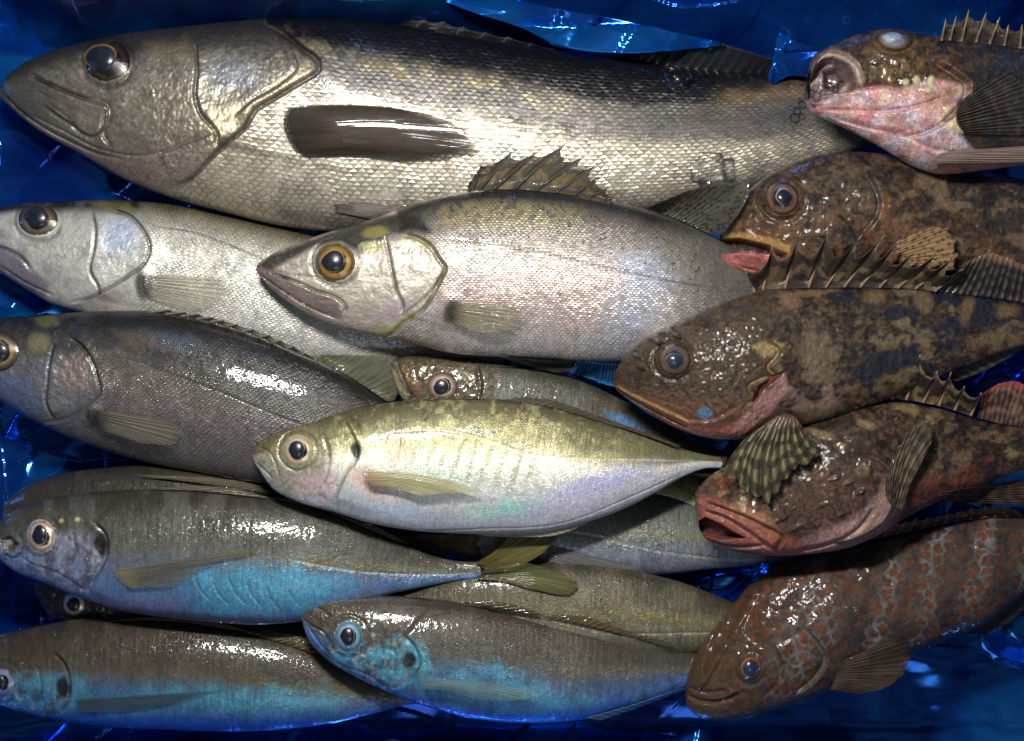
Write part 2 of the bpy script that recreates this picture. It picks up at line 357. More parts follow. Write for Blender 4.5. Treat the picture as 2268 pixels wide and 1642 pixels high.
def eye(b, rt, px, py, rx, ry, pr, cols, ang=0, bulge=.004, ring=None, poff=(0, 0), pry=None, lift=.0, pcol=None, met=.4, socket=True, seed=1):
    """dome with iris, and a pupil of its own. cols: [(radius fraction, colour)]"""
    n, m = 30, 72; bulge *= .62; z = float(b.zsurf(px, py)[0]) + lift; o = np.array(rt.location)
    r = np.linspace(0, 1, n)[:, None]; t = np.linspace(0, 2 * math.pi, m, endpoint=False)[None, :]; a = math.radians(ang)
    ex = r * rx * np.cos(t); ey = r * ry * np.sin(t); PX = px + ex * math.cos(a) - ey * math.sin(a); PY = py + ex * math.sin(a) + ey * math.cos(a)
    edge = b.zsurf(PX[-1], PY[-1]); edge = blur(edge[None, :].repeat(2, 0), 3)[0][None, :]
    Z = (z * (1 - r ** 2) + (edge - .0006) * r ** 2) + bulge * np.sqrt(np.clip(1 - r ** 2, 0, 1)) * (1 - .25 * r)
    V = np.stack([wx(PX, Z), wy(PY, Z), Z], -1).reshape(-1, 3) - o
    rr = np.hypot((PX - px - poff[0]), (PY - py - poff[1])) / max(rx, ry)
    nzv = fbm(PX * 1.0, PY * 1.0, 7, seed=seed) - .5
    q = np.clip(r * np.ones_like(t) + nzv * .12 * (r > .2), 0, 1); xs = [c[0] for c in cols]; cc = np.array([c[1] for c in cols])
    col = np.stack([np.interp(q, xs, cc[:, k]) for k in range(3)], -1); col *= (1 + nzv * .9)[..., None]
    e = mesh_obj('eye', V, grid_faces(n, m, True)[:, ::-1], M_EYE, rt, {'Col': col.reshape(-1, 3), 'met': np.full(n * m, met)})
    # pupil: a lens sitting on the iris
    n2 = 16; r = np.linspace(0, 1, n2)[:, None]; pry = pry or pr
    wob = 1 + .05 * np.sin(t * 2 + seed) + .035 * np.sin(t * 3 + 2 * seed) + .10 * np.exp(-((np.mod(t - math.pi + .5, 2 * math.pi) - .5 ) / .35) ** 2)
    ex = r * pr * wob * np.cos(t); ey = r * pry * wob * np.sin(t); QX = px + poff[0] + ex * math.cos(a) - ey * math.sin(a); QY = py + poff[1] + ex * math.sin(a) + ey * math.cos(a)
    rad = np.clip(np.hypot((QX - px) / rx, (QY - py) / ry), 0, .99); zb = z * (1 - rad ** 2) + edge.mean() * rad ** 2 + bulge * np.sqrt(1 - rad ** 2) * (1 - .25 * rad)
    Z2 = zb + .0005 * (1 - r ** 4) + .00022 - .0006 * r ** 12
    V2 = np.stack([wx(QX, Z2), wy(QY, Z2), Z2], -1).reshape(-1, 3) - o
    pc = pcol if pcol is not None else C(20, 24, 34); rg = ring if ring is not None else C(150, 120, 60)
    f = sst(.84, .93, r * np.ones_like(t))[..., None]; col2 = (pc * (.6 + 1.3 * fbm(QX, QY, 16, seed=seed))[..., None]) * (1 - f) + rg * f * (.5 + fbm(QX, QY, 8, seed=seed + 3))[..., None]
    p = mesh_obj('pupil', V2, grid_faces(n2, m, True)[:, ::-1], M_EYE, e, {'Col': col2.reshape(-1, 3), 'met': (f[..., 0] * .5).ravel()})
    hm_put(PX, PY, Z); return e

def fin(rt, name, base, tip, nray=18, zb=None, zt=None, off=.0016, alpha=.85, col=None, ray=None, spiny=False, notch=.25, ridge=.0002, body=None, raydark=.6,
        band=None, edgec=None, na=None, nb=40, ragged=.04, lift=0.0, spots=None, bulge=0.0, seed=1, solid=.0002, spine_c=None, split=0.0, cling=True, mat=None, basec=None, base_a=.8, exact=False, rayband=0, rw=.42, arch=.0012):
    """membrane between a base line and a tip line with its rays; lies on whatever is under it"""
    na = na or (len(base) - 1 if exact else nray) * (14 if exact else 9) + 1; A = np.linspace(0, 1, na); Bp = curve(base, t=A, even=exact); Tp = curve(tip, t=A, even=exact)
    if exact: nray = len(base) - 1
    Aw = A + .35 / nray * (fbm(A * nray, A * 0, 1.7, seed=seed + 2) - .5) * np.sin(math.pi * A) * 2; fr = (Aw * nray) % 1.0; near = np.minimum(fr, 1 - fr) * 2                     # 0 on a ray, 1 between
    idx = np.floor(Aw * nray + .5)
    if spiny: ext = 1 - notch * np.where(fr < .5, (fr * 2) ** .5 * .9, 1 - (fr - .5) * .35) * np.where(near > 0, 1, 0) * sst(0, .25, near)
    else: ext = 1 - split * near ** 2 - ragged * hsh(idx, idx * 0, seed)
    if spiny:
        kk = np.arange(nray + 2); jl = .82 + .26 * hsh(kk, kk * 0, seed + 21); jx = (hsh(kk, kk * 0 + 1, seed + 22) - .5) * 2; ka = Aw * nray
        lf = np.interp(ka, kk, jl)[:, None]; wj = np.interp(ka, kk, jx)[:, None]; tang = np.gradient(Bp, axis=0); tang /= np.hypot(*tang.T)[:, None] + 1e-9
        Tp = Bp + (Tp - Bp) * lf + tang * wj * np.hypot(*(Tp - Bp).T)[:, None] * .10
    b = np.linspace(0, 1, nb)[None, :]; e = b * ext[:, None]
    PX = Bp[:, :1] * (1 - e) + Tp[:, :1] * e; PY = Bp[:, 1:] * (1 - e) + Tp[:, 1:] * e
    if bulge:
        nx = -(Tp[:, 1:] - Bp[:, 1:]); ny = (Tp[:, :1] - Bp[:, :1]); PX = PX + nx * bulge * np.sin(math.pi * e); PY = PY + ny * bulge * np.sin(math.pi * e)
    under = hm_get(PX, PY, 1)
    if body is not None and zb is None: zb = 0
    Z = (0 if zb is None else zb) * (1 - e) + (zb if zt is None else zt) * e
    if cling:
        Z = blur(np.maximum(Z, under + off * .6), 60); Z = blur(np.maximum(Z, blur(hm_get(PX, PY, 0), 30) + off), 40)
    Z = blur(Z + lift * e, 6) + (arch * np.sin(math.pi * A)[:, None] * sst(0, .3, e) * (1 - .3 * e) if cling and not spiny else 0)
    rd = np.exp(-(near / rw) ** 2)[:, None] * (1 - .5 * b) * (.55 + .9 * fbm(A[:, None] * 40 + 0 * b, b * 6 + 0 * A[:, None], 2.0, seed=seed + 8))
    fr2 = (Aw * nray * 4) % 1.0; fine = (np.exp(-((np.minimum(fr2, 1 - fr2) * 2) / .5) ** 2))[:, None] * sst(.25, .6, e)
    Zr = Z + ridge * rd * 2 + ridge * .4 * fine + (fbm(PX, PY, 70, seed=seed + 11, octv=1) - .5) * .0005
    o = np.array(rt.location); V = np.stack([wx(PX, Zr), wy(PY, Zr), Zr], -1).reshape(-1, 3) - o
    c = np.ones((na, nb, 3)) * np.asarray(col); nse = fbm(A[:, None] * 60 + 0 * b, b * 10 + 0 * A[:, None], 3.0, seed=seed)
    if band: # pale and dark bars across the rays
        c2, freq, thr, am = band; g = sst(thr - .08, thr + .08, .5 + .5 * np.sin((e * freq + fbm(PX, PY, 30, seed=seed + 3) * 1.6) * 2 * math.pi) * .8 + (fbm(PX, PY, 12, seed=seed + 6) - .5) * .6); m = (g * am)[..., None]; c = c * (1 - m) + np.asarray(c2) * m
    if spots is not None:
        c3, sz, th2 = spots; f1, _, iv = cells(PX, PY, sz, seed + 4); m = ((1 - sst(th2 - .08, th2 + .08, f1)) * (iv > .25))[..., None]; c = c * (1 - m) + np.asarray(c3) * m
    rmod = 1.0 if not rayband else .22 + .78 * sst(.3, .6, .5 + .5 * np.sin((e * rayband + 1.1 * hsh(idx, idx * 0 + 3, seed)[:, None] + A[:, None] * .8 + .8 * fbm(PX, PY, 22, seed=seed + 31)) * 2 * math.pi))
    if ray is not None: m = (rmod * np.clip(rd * raydark + fine * raydark * .35, 0, 1))[..., None]; c = c * (1 - m) + np.asarray(ray) * m
    if edgec is not None: m = sst(.78, 1, b * np.ones((na, 1)))[..., None] * .7; c = c * (1 - m) + np.asarray(edgec) * m
    if basec is not None: m = ((1 - sst(.0, .28, e)) * base_a)[..., None]; c = c * (1 - m) + np.asarray(basec) * m
    c = c * (.55 + .9 * nse)[..., None]
    al = np.clip(alpha + rd * .3 - .12 * e, 0, 1) * (1 - (0 if spiny else .55) * sst(.82, 1, e) * (1 - .7 * rd))
    if not spiny: al = al * (1 - .5 * (1 - sst(0, .05, A)) - .5 * sst(.95, 1, A))[:, None]; al = al * (.25 + .75 * sst(-.02, .07, e)) if cling and not spiny else al
    F = grid_faces(na, nb); UVs = np.stack([A[:, None] + 0 * b, e], -1).reshape(-1, 2)
    col_a = c.reshape(-1, 3); al_a = al.ravel(); V = list(V); F = F.tolist(); col_a = list(col_a); al_a = list(al_a); UVs = list(UVs)
    if spiny:
        for k in range(nray + 1):
            i = int(np.argmin(np.abs(Aw * nray - k))); p0 = Bp[i]; p1 = Tp[i] + (Tp[i] - Bp[i]) * .05; ns = 14; off0 = len(V)
            dv = (p1 - p0); L = np.hypot(*dv) + 1e-6; nv_ = np.array([-dv[1], dv[0]]) / L
            for q in range(ns + 1):
                f = q / ns; pt = p0 + dv * f; jb = min(nb - 1, int(f * (nb - 1))); zq = Zr[i, jb] + .0004
                rad = (3.1 * (1 - f) ** .7 + .25)
                for h in range(6):
                    an = h * math.pi / 3; p = pt + nv_ * rad * math.cos(an); zz = zq + rad * S * math.sin(an)
                    V.append(np.array([wx(p[0], zz), wy(p[1], zz), zz]) - o); col_a.append(np.asarray(spine_c if spine_c is not None else ray) * (.8 + .5 * f)); al_a.append(1.0); UVs.append((k / nray, f))
            for q in range(ns):
                for h in range(6): F.append([off0 + q * 6 + h, off0 + q * 6 + (h + 1) % 6, off0 + (q + 1) * 6 + (h + 1) % 6, off0 + (q + 1) * 6 + h])
    ob = mesh_obj(name, np.array(V), np.array(F), mat or M_FIN, rt, {'Col': np.array(col_a), 'alp': np.array(al_a)}, np.array(UVs))
    sm = ob.modifiers.new('thickness', 'SOLIDIFY'); sm.thickness = solid; sm.offset = 0
    hm_put(PX, PY, Zr); return ob
#==SCENE==
# ------------------------------------------------------------------ the blue liner everything lies on
def liner():
    t = NT('metallic_blue_film'); g = t.node('ShaderNodeNewGeometry'); P = g.outputs['Position']
    n = t.noise(P, 9, 3); r = t.node('ShaderNodeValToRGB'); t.l.new(n, r.inputs[0])
    r.color_ramp.elements[0].position = .35; r.color_ramp.elements[1].position = .7
    r.color_ramp.elements[0].color = (.004, .03, .26, 1); r.color_ramp.elements[1].color = (.012, .22, .66, 1)
    e = r.color_ramp.elements.new(.5); e.color = (.005, .08, .42, 1)
    t.l.new(r.outputs[0], t.p.inputs['Base Color']); t.p.inputs['Metallic'].default_value = .78; t.p.inputs['Roughness'].default_value = .14
    t.p.inputs['Coat Weight'].default_value = .12; t.p.inputs['Coat Roughness'].default_value = .06; t.p.inputs['Coat Tint'].default_value = (.6, .85, 1, 1)
    N = t.bump(t.noise(P, 16, 1, rough=.3), .0012); N = t.bump(t.noise(P, 120, 2), .0001, 1, N); t.l.new(N, t.p.inputs['Normal'])
    st = 3.4; xs = np.arange(-420, 2700, st); ys = np.arange(-330, 1990, st); X, Y = np.meshgrid(xs, ys, indexing='ij')
    wxn = X + (fbm(X, Y, 300, seed=80, octv=2) - .5) * 150; wyn = Y + (fbm(X, Y, 300, seed=81, octv=2) - .5) * 150
    A = facets(wxn, wyn * .9, 260, 3, .9, .35); B = facets(wxn * .8 + wyn * .5, wyn * .8 - wxn * .3, 70, 8, 1.2, .5)
    crumple = np.clip(.22 * (1 - sst(1350, 1450, Y) * sst(1500, 1600, X)) + ell(X, Y, 1500, 30, 900, 60, 0, .8) * .35 + sst(1560, 1620, Y) * sst(1500, 1100, X) * .25 + sst(260, 120, X) * sst(380, 470, Y) * 1.2 + ell(X, Y, 150, 1010, 190, 60, 10, .5) + ell(X, Y, 200, 380, 190, 90, 20, .5) * .6 + ell(X, Y, 330, 40, 300, 80, 0, .6) * 1.6 + ell(X, Y, 2200, 860, 120, 60, 0, .4) + ell(X, Y, 1620, 1290, 110, 50, 0, .4) + ell(X, Y, 2110, 1120, 160, 40, 0, .4), 0, 1.5)
    Z = A * .09 * S + B * .42 * S * crumple + (fbm(X, Y, 150, 70, seed=83, octv=2) - .5) * .0034 * (1 - crumple) + .0008
    Z += sst(1590, 2000, Y) * .09 + np.clip(blur(np.clip(112 + (fbm(X, Y, 170, seed=84) - .5) * 70 - Y, 0, None), 12) * S * (.8 + 2.6 * sst(1150, 850, X)), 0, .26) + sst(-50, -330, X) * .09 + sst(2300, 2600, X) * .09   # the liner climbs the walls of its box
    # small pocket of liner seen at the right between two fish, puffed up
    Z += .028 * ell(X, Y, 2190, 850, 90, 45, -20, .6) + .012 * ell(X, Y, 1590, 1290, 90, 30, -15, .6) + .012 * ell(X, Y, 2260, 1390, 60, 60, 0, .6)
    WX = wx(X, Z * .5); WY = wy(Y, Z * .5)
    o = mesh_obj('plastic_liner', np.stack([WX, WY, Z], -1).reshape(-1, 3), grid_faces(len(xs), len(ys))[:, ::-1], t.m)
    tag(o, 'crumpled shiny metallic blue plastic liner spread under all the fish', 'liner')
    hm_put(X, Y, Z); return o, t.m
LIN, M_LIN = liner()
def fold(name, rows, thick=.0006, nb=14, bump=.0015, seed=1):
    """folded strip of the same film: rows of (px,py,z) lines"""
    R = [curve(r, 90) for r in rows]; V = []
    for q in np.linspace(0, len(R) - 1, (len(R) - 1) * nb + 1):
        k = min(int(q), len(R) - 2); f = q - k; P = R[k] * (1 - f) + R[k + 1] * f
        z = P[:, 2] + (facets(P[:, 0] + P[:, 1] * .6, P[:, 1] * 1.6, 90, seed, 1.6, .55) - 35) * S * .5
        V.append(np.stack([wx(P[:, 0], z), wy(P[:, 1], z), z], -1))
    V = np.array(V); o = mesh_obj(name, V.reshape(-1, 3), grid_faces(V.shape[0], V.shape[1]), M_LIN, LIN)
    m = o.modifiers.new('t', 'SOLIDIFY'); m.thickness = thick; return o
fold('fold', [[(960, -46, .066), (1174, 6, .066), (1264, 26, .068), (1332, 36, .066), (1514, 76, .066), (1600, 96, .062)],
              [(960, -16, .069), (1050, 14, .068), (1180, 34, .069), (1300, 58, .066), (1470, 88, .067), (1600, 98, .061)],
              [(980, 2, .067), (1043, 26, .067), (1150, 60, .065), (1248, 104, .064), (1382, 118, .065), (1514, 110, .065), (1600, 101, .060)],
              [(980, 6, .057), (1043, 30, .052), (1150, 64, .050), (1248, 109, .050), (1382, 123, .050), (1514, 114, .050), (1600, 104, .050)]], seed=5)
fold('fold', [[(1700, 172, .060), (1715, 124, .062), (1728, 74, .064), (1765, 92, .067), (1870, 118, .070)],
              [(1705, 180, .060), (1722, 135, .0625), (1745, 128, .066), (1780, 140, .069), (1850, 152, .071)],
              [(1712, 190, .056), (1745, 170, .058), (1790, 172, .062), (1850, 190, .062)]], seed=9)

SILV = C(205, 200, 190); BLK = C(18, 20, 24)
# ================================================================== fish, lowest layer first
def mackerel(rt, st, z0, k=.25, eyep=None, spot=None, gill=None, belly=C(120, 150, 190), blue=None, seed=1, zslope=(0, 0), back=C(44, 43, 36), side=C(96, 98, 92), mat=None, silver=None, yellow=.5, lateral=None, head=None, extra=None, step=2.3):
    b = Body(st, z0, k, zslope=zslope, step=step)
    b.grad([(0, back * .8), (.12, back), (.34, back * .6 + side * .3), (.46, side * .85), (.60, side * .6 + belly * .4), (.78, belly), (1, belly)], .07, 70, seed)
    b.met = .25 + .35 * sst(.35, .7, b.s)
    b.mottle(34, .45, .7, side * 1.15, .25, seed + 3, 70); b.mottle(16, .5, .75, back * .7, .35, seed + 4, 40)
    # fine upright bars of the muscle blocks
    bar = .5 + .5 * np.sin((b.UV[..., 0] + 10 * fbm(b.X, b.Y, 40, seed=seed)) / 16 * 2 * math.pi + b.s * 5); b.mixc((bar > .55) * .09 * (fbm(b.X, b.Y, 60, seed=seed + 40) > .45) * sst(.15, .4, b.s) * (1 - sst(.6, .8, b.s)), side * 1.5)
    b.Z -= (bar ** 3) * .00007 * b.wgt * sst(.1, .3, b.s)
    if yellow: b.mixc(np.exp(-((b.s - .50 + (fbm(b.X, b.Y, 40, seed=seed + 8) - .5) * .08) / .07) ** 2) * yellow * .5 * sst(.3, .75, b.u) * (.4 + 1.2 * fbm(b.X, b.Y, 14, 30, seed=seed + 9)), C(122, 112, 62))
    if silver is not None: b.mixc(sst(.6, .8, b.s) * .5, silver)
    if lateral is not None: b.line(lateral, 1.8, C(190, 186, 160), .75, dots=40); b.groove(lateral, 3, .0003)
    return b
def mack_head(b, ex, ey, sp, op, seed=1, hc=C(110, 112, 120), mouth=None, pre=None):
    """gill plates, dark ear spot, eye socket"""
    b.plate(op, .0018, 2.5, 60, -1, BLK, .55, 3.5)
    if pre: b.groove(pre, 4, .0006, C(60, 62, 66), .35)
    if mouth: b.groove(mouth, 2.6, .0009, BLK, .8)
    b.groove([(ex + 44 * math.cos(a), ey + 46 * math.sin(a)) for a in np.linspace(0, 6.28, 14)], 5, .0006, C(40, 40, 42), .35)
    b.bump(ex, ey, 40, 42, .0012)
    hx = region(b.X, b.Y, [(ex - 90, ey - 60)] + [(x_, y_) for x_, y_ in op] + [(ex - 90, ey + 110)], 8)
    b.mottle(22, .45, .66, C(56, 56, 52), .55, seed + 30, mask=hx); b.mottle(12, .54, .70, C(186, 186, 196), .5, seed + 31, mask=hx * sst(ey - 20, ey + 30, b.Y)); b.rough(14, .0010, seed + 32, hx)
    b.groove([(ex - 60, ey + 34), (ex - 20, ey + 62), (ex + 40, ey + 84), (op[-1][0] - 6, op[-1][1] - 8)], 3, .0005, C(50, 54, 60), .35)
    if sp: b.el(sp[0], sp[1], sp[2], sp[3], C(10, 11, 14), .96, sp[4] if len(sp) > 4 else 0, .35, 4); b.bump(sp[0], sp[1], sp[2], sp[3], -.0008)

EYE_M = [(0, C(20, 22, 30)), (.50, C(20, 22, 30)), (.52, C(215, 210, 190)), (.66, C(225, 215, 200)), (.74, C(150, 140, 130)), (.86, C(90, 86, 78)), (1, C(48, 46, 42))]
# ---- small fish peeking from the very bottom
rt = tag(root('horse_mackerel', 160, 1340), 'small dark fish head buried between two others at lower left, silver ringed eye showing', 'fish', 'horse mackerel laid in the box')
b = mackerel(rt, [(76, 1292, 78, 1316), (104, 1268, 104, 1356), (160, 1258, 168, 1388), (260, 1262, 260, 1420), (400, 1290, 400, 1440), (560, 1350, 560, 1470), (700, 1382, 700, 1482), (820, 1420, 820, 1490), (900, 1450, 900, 1480)], .022, .24, seed=11, side=C(70, 70, 62), belly=C(80, 84, 84))
mack_head(b, 163, 1339, None, [(225, 1290), (238, 1320), (232, 1360), (205, 1385)], 11, mouth=[(80, 1306), (100, 1318), (118, 1340)])
b.build(rt, M_MACK); eye(b, rt, 163, 1339, 30, 32, 15, EYE_M, 0, .003, C(220, 216, 205), pry=18, seed=2)
# ---- yellowish fish lowest behind the tail of the golden one
rt = tag(root('horse_mackerel', 1540, 1085), 'short stretch of yellowish fish side below the tail of the bright golden fish', 'fish', 'horse mackerel laid in the box')
b = mackerel(rt, [(1330, 1030, 1330, 1085), (1390, 1036, 1390, 1115), (1460, 1036, 1460, 1135), (1540, 1040, 1540, 1150), (1620, 1056, 1620, 1150), (1700, 1080, 1700, 1150)], .034, .22, seed=15, side=C(120, 116, 74), belly=C(150, 150, 120), yellow=.9, back=C(70, 68, 44))
b.build(rt, M_MACK)
# ---- silver-blue one with pale lateral line, right of centre
rt = tag(root('horse_mackerel', 1400, 1180), 'blue grey fish with yellow side band, just left of the pink open mouth', 'fish', 'horse mackerel laid in the box')
b = mackerel(rt, [(1000, 1165, 1000, 1230), (1060, 1130, 1060, 1250), (1130, 1108, 1130, 1262), (1220, 1094, 1220, 1272), (1310, 1086, 1310, 1277), (1400, 1086, 1400, 1277), (1480, 1094, 1480, 1272), (1560, 1124, 1560, 1262), (1650, 1175, 1650, 1254), (1740, 1214, 1740, 1243), (1790, 1222, 1790, 1240)], .036, .22, seed=17,
             side=C(120, 126, 120), belly=C(130, 138, 158), back=C(66, 68, 58), yellow=1.0, lateral=[(1180, 1172), (1260, 1180), (1325, 1190), (1392, 1208), (1514, 1229), (1640, 1240), (1760, 1233)])
b.el(1290, 1130, 60, 30, C(110, 150, 150), .35, 0, .6, 14)
b.build(rt, M_MACK)
fin(rt, 'pectoral_fin', [(1205, 1205), (1212, 1250)], [(1420, 1262), (1330, 1275)], 9, .046, .046, .001, .55, C(96, 96, 96), C(120, 120, 118), nb=30, seed=5)
# ---- dark brown one, only its back showing above the left mackerel
rt = tag(root('horse_mackerel', 300, 1070), 'dark olive fish back showing above the turquoise bellied fish at left', 'fish', 'horse mackerel laid in the box')
b = mackerel(rt, [(8, 1115, 8, 1150), (67, 1072, 67, 1210), (134, 1050, 134, 1240), (235, 1036, 235, 1255), (336, 1030, 336, 1255), (437, 1034, 437, 1245), (537, 1046, 537, 1230), (640, 1088, 640, 1210), (740, 1135, 740, 1208), (840, 1170, 840, 1214), (910, 1185, 910, 1215)], .038, .22, seed=21, back=C(46, 43, 36), side=C(62, 58, 48), belly=C(90, 90, 90))
b.build(rt, M_MACK)
fin(rt, 'dorsal_fin', [(300, 1052), (360, 1060), (470, 1074)], [(470, 1058), (560, 1072), (610, 1094)], 12, .05, .05, .0012, .8, C(60, 56, 46), C(130, 122, 104), nb=40, seed=6)
fin(rt, 'tail_fin', [(900, 1186), (905, 1214)], [(1085, 1180), (1060, 1205), (1075, 1238)], 16, .034, .036, .0015, .9, C(74, 62, 48), C(120, 96, 74), nb=40, seed=7, band=(C(150, 110, 92), 3, .75, .5))
# ---- behind row at right: olive fish with pale line
rt = tag(root('horse_mackerel', 1300, 1360), 'olive grey fish whose back is crossed by the forked olive tail of its neighbour', 'fish', 'horse mackerel laid in the box')
b = mackerel(rt, [(860, 1325, 860, 1352), (930, 1294, 930, 1390), (1010, 1268, 1010, 1420), (1090, 1252, 1090, 1440), (1170, 1244, 1170, 1452), (1258, 1246, 1258, 1460), (1358, 1255, 1358, 1460), (1425, 1268, 1425, 1458), (1514, 1291, 1514, 1450), (1600, 1324, 1600, 1438), (1700, 1370, 1700, 1430), (1790, 1395, 1790, 1420)], .044, .235, seed=23,
             side=C(118, 112, 92), belly=C(120, 118, 98), back=C(62, 58, 46), yellow=.8, lateral=[(1200, 1370), (1358, 1402), (1430, 1405), (1514, 1403), (1650, 1400)])
b.build(rt, M_MACK)
# ---- bottom left, belly painted with reflected liner blue and some iridescence, cut by the left edge
rt = tag(root('horse_mackerel', 400, 1490), 'long dark backed fish at the bottom left corner, bright wet glints, blue belly', 'fish', 'horse mackerel laid in the box')
b = mackerel(rt, [(-90, 1450, -90, 1490), (-45, 1420, -45, 1545), (0, 1406, 0, 1562), (67, 1390, 84, 1586), (168, 1372, 168, 1602), (269, 1364, 269, 1612), (370, 1365, 370, 1616), (504, 1382, 504, 1620), (638, 1412, 620, 1616), (740, 1452, 730, 1603), (840, 1498, 830, 1580), (920, 1532, 915, 1560), (980, 1548, 980, 1562)], .034, .26, seed=25,
             back=C(52, 46, 36), side=C(84, 80, 70), belly=C(82, 126, 186))
b.reg([(230, 1540), (420, 1525), (560, 1525), (760, 1540), (740, 1575), (560, 1580), (400, 1570), (230, 1585)], 26, C(80, 172, 196), .7, 26, 4); b.mottle(30, .5, .68, C(60, 110, 150), .6, 46, 16, mask=sst(.5, .65, b.s))  # cyan patch: liner reflection painted into the skin
b.reg([(-40, 1590), (200, 1585), (420, 1590), (700, 1590), (700, 1640), (-40, 1640)], 12, C(38, 96, 190), .8, 6, 5)
b.reg([(0, 1500), (100, 1495), (190, 1500), (200, 1560), (100, 1585), (0, 1570)], 14, C(84, 160, 190), .6, 10, 9)
mack_head(b, 5, 1512, (140, 1524, 17, 23), [(118, 1440), (146, 1470), (158, 1520), (150, 1560), (120, 1592)], 25, pre=[(80, 1470), (92, 1520), (70, 1570)])
b.line([(0, 1570), (100, 1590), (260, 1614), (420, 1618)], 3, C(60, 40, 90), .6)
b.met *= .9; b.build(rt, M_MACK)
eye(b, rt, 3, 1512, 31, 34, 15, [(0, BLK), (.5, BLK), (.56, C(130, 140, 175)), (.8, C(120, 130, 165)), (1, C(60, 66, 80))], 0, .003, C(110, 120, 150), pry=19, poff=(-6, 0), seed=4)
fin(rt, 'pectoral_fin', [(168, 1550), (172, 1578)], [(495, 1529), (400, 1556), (330, 1572)], 9, .05, .05, .0005, .45, C(60, 84, 100), C(40, 46, 48), nb=40, seed=8)
fin(rt, 'dorsal_fin', [(240, 1376), (330, 1374), (430, 1382), (500, 1394)], [(330, 1366), (400, 1368), (480, 1378), (560, 1400)], 10, .042, .042, .001, .85, C(60, 52, 40), C(130, 122, 104), nb=24, seed=9)
fin(rt, 'dorsal_fin', [(540, 1400), (620, 1424), (700, 1450)], [(600, 1398), (690, 1420), (720, 1448)], 10, .04, .04, .001, .85, C(70, 60, 44), C(100, 88, 60), nb=24, seed=10)
# ---- left mackerel
rt = tag(root('horse_mackerel', 500, 1230), 'grey green fish at left with turquoise belly, black ear spot and forked olive tail', 'fish', 'horse mackerel laid in the box')
b = mackerel(rt, [(-8, 1160, -4, 1236), (34, 1130, 34, 1266), (90, 1108, 84, 1286), (168, 1095, 160, 1316), (260, 1086, 260, 1350), (360, 1082, 360, 1367), (460, 1086, 470, 1378), (570, 1095, 580, 1384), (680, 1115, 680, 1374), (780, 1150, 770, 1347), (870, 1192, 860, 1318), (950, 1228, 940, 1300), (1010, 1242, 1010, 1287), (1066, 1244, 1066, 1284)], .054, .25, seed=31,
             back=C(54, 52, 44), side=C(104, 108, 104), belly=C(120, 150, 205), yellow=.9, zslope=(0, -.004), lateral=[(640, 1240), (760, 1262), (860, 1271), (960, 1273), (1050, 1270)])  # belly tint: liner reflection painted in, plus some iridescence
b.reg([(380, 1290), (440, 1262), (560, 1255), (660, 1262), (760, 1270), (800, 1300), (700, 1345), (600, 1368), (470, 1362), (400, 1340)], 30, C(90, 176, 216), .8, 26, 4); b.mottle(34, .5, .7, C(96, 130, 180), .6, 44, mask=sst(.55, .7, b.s)); b.mottle(26, .5, .7, C(70, 200, 232), .5, 45, mask=region(b.X, b.Y, [(460, 1290), (760, 1290), (700, 1350), (500, 1360)], 30))  # turquoise sheen of the reflected liner, painted
b.reg([(200, 1300), (300, 1320), (420, 1330), (420, 1375), (300, 1370), (190, 1330)], 16, C(130, 140, 190), .5, 8, 5)
b.reg([(250, 1345), (420, 1358), (640, 1372), (840, 1330), (860, 1360), (600, 1400), (240, 1380)], 8, C(84, 84, 96), .7, 6, 6)
b.reg([(100, 1190), (160, 1180), (200, 1190), (215, 1250), (180, 1300), (120, 1290), (60, 1250)], 16, C(150, 156, 185), .55, 10, 7)
b.el(275, 1200, 10, 5, C(210, 200, 130), .0); b.el(172, 1151, 7, 5, C(190, 190, 120), .8); b.el(136, 1154, 6, 5, C(220, 215, 150), .8)
b.carve([(2, 1194), (22, 1188), (40, 1206), (30, 1222), (6, 1222)], 3, .004, C(70, 66, 40))
for q in [(430, 1280, 470, 1335), (470, 1285, 508, 1342), (505, 1280, 545, 1340), (545, 1290, 580, 1345), (590, 1300, 620, 1350), (640, 1305, 668, 1345)]:
    b.groove([(q[0], q[1]), ((q[0] + q[2]) / 2 - 6, (q[1] + q[3]) / 2), (q[2], q[3])], 2.2, .0004, C(50, 110, 160), .4)
mack_head(b, 90, 1187, (224, 1206, 17, 28, -8), [(206, 1150), (238, 1185), (240, 1232), (218, 1275), (196, 1320)], 31, pre=[(160, 1170), (165, 1220), (140, 1262), (95, 1270)], mouth=[(8, 1228), (30, 1236), (44, 1226), (50, 1210)])
b.build(rt, M_MACK)
eye(b, rt, 91, 1188, 33, 40, 18, [(0, BLK), (.55, BLK), (.58, C(220, 214, 180)), (.74, C(196, 150, 150)), (.82, C(120, 110, 100)), (.92, C(200, 196, 170)), (1, C(60, 58, 50))], -8, .004, C(230, 220, 200), poff=(-3, -3), pry=25, seed=3)
fin(rt, 'pectoral_fin', [(246, 1262), (254, 1274), (270, 1290), (290, 1304)], [(560, 1212), (566, 1220), (500, 1240), (440, 1268), (390, 1300)], 16, .072, .072, .0005, .36, C(104, 104, 90), C(60, 55, 42), nb=60, seed=12, basec=C(150, 140, 96), base_a=.6, lift=.001, split=.05)
fin(rt, 'dorsal_fin', [(330, 1084), (430, 1088), (540, 1098)], [(430, 1074), (520, 1082), (600, 1104)], 8, .057, .058, .001, .85, C(58, 54, 44), C(130, 122, 104), nb=24, seed=13)
fin(rt, 'dorsal_fin', [(600, 1104), (700, 1126), (800, 1166), (880, 1200)], [(660, 1098), (740, 1122), (830, 1164), (905, 1204)], 20, .056, .056, .001, .9, C(54, 48, 38), C(90, 82, 60), nb=20, seed=14)
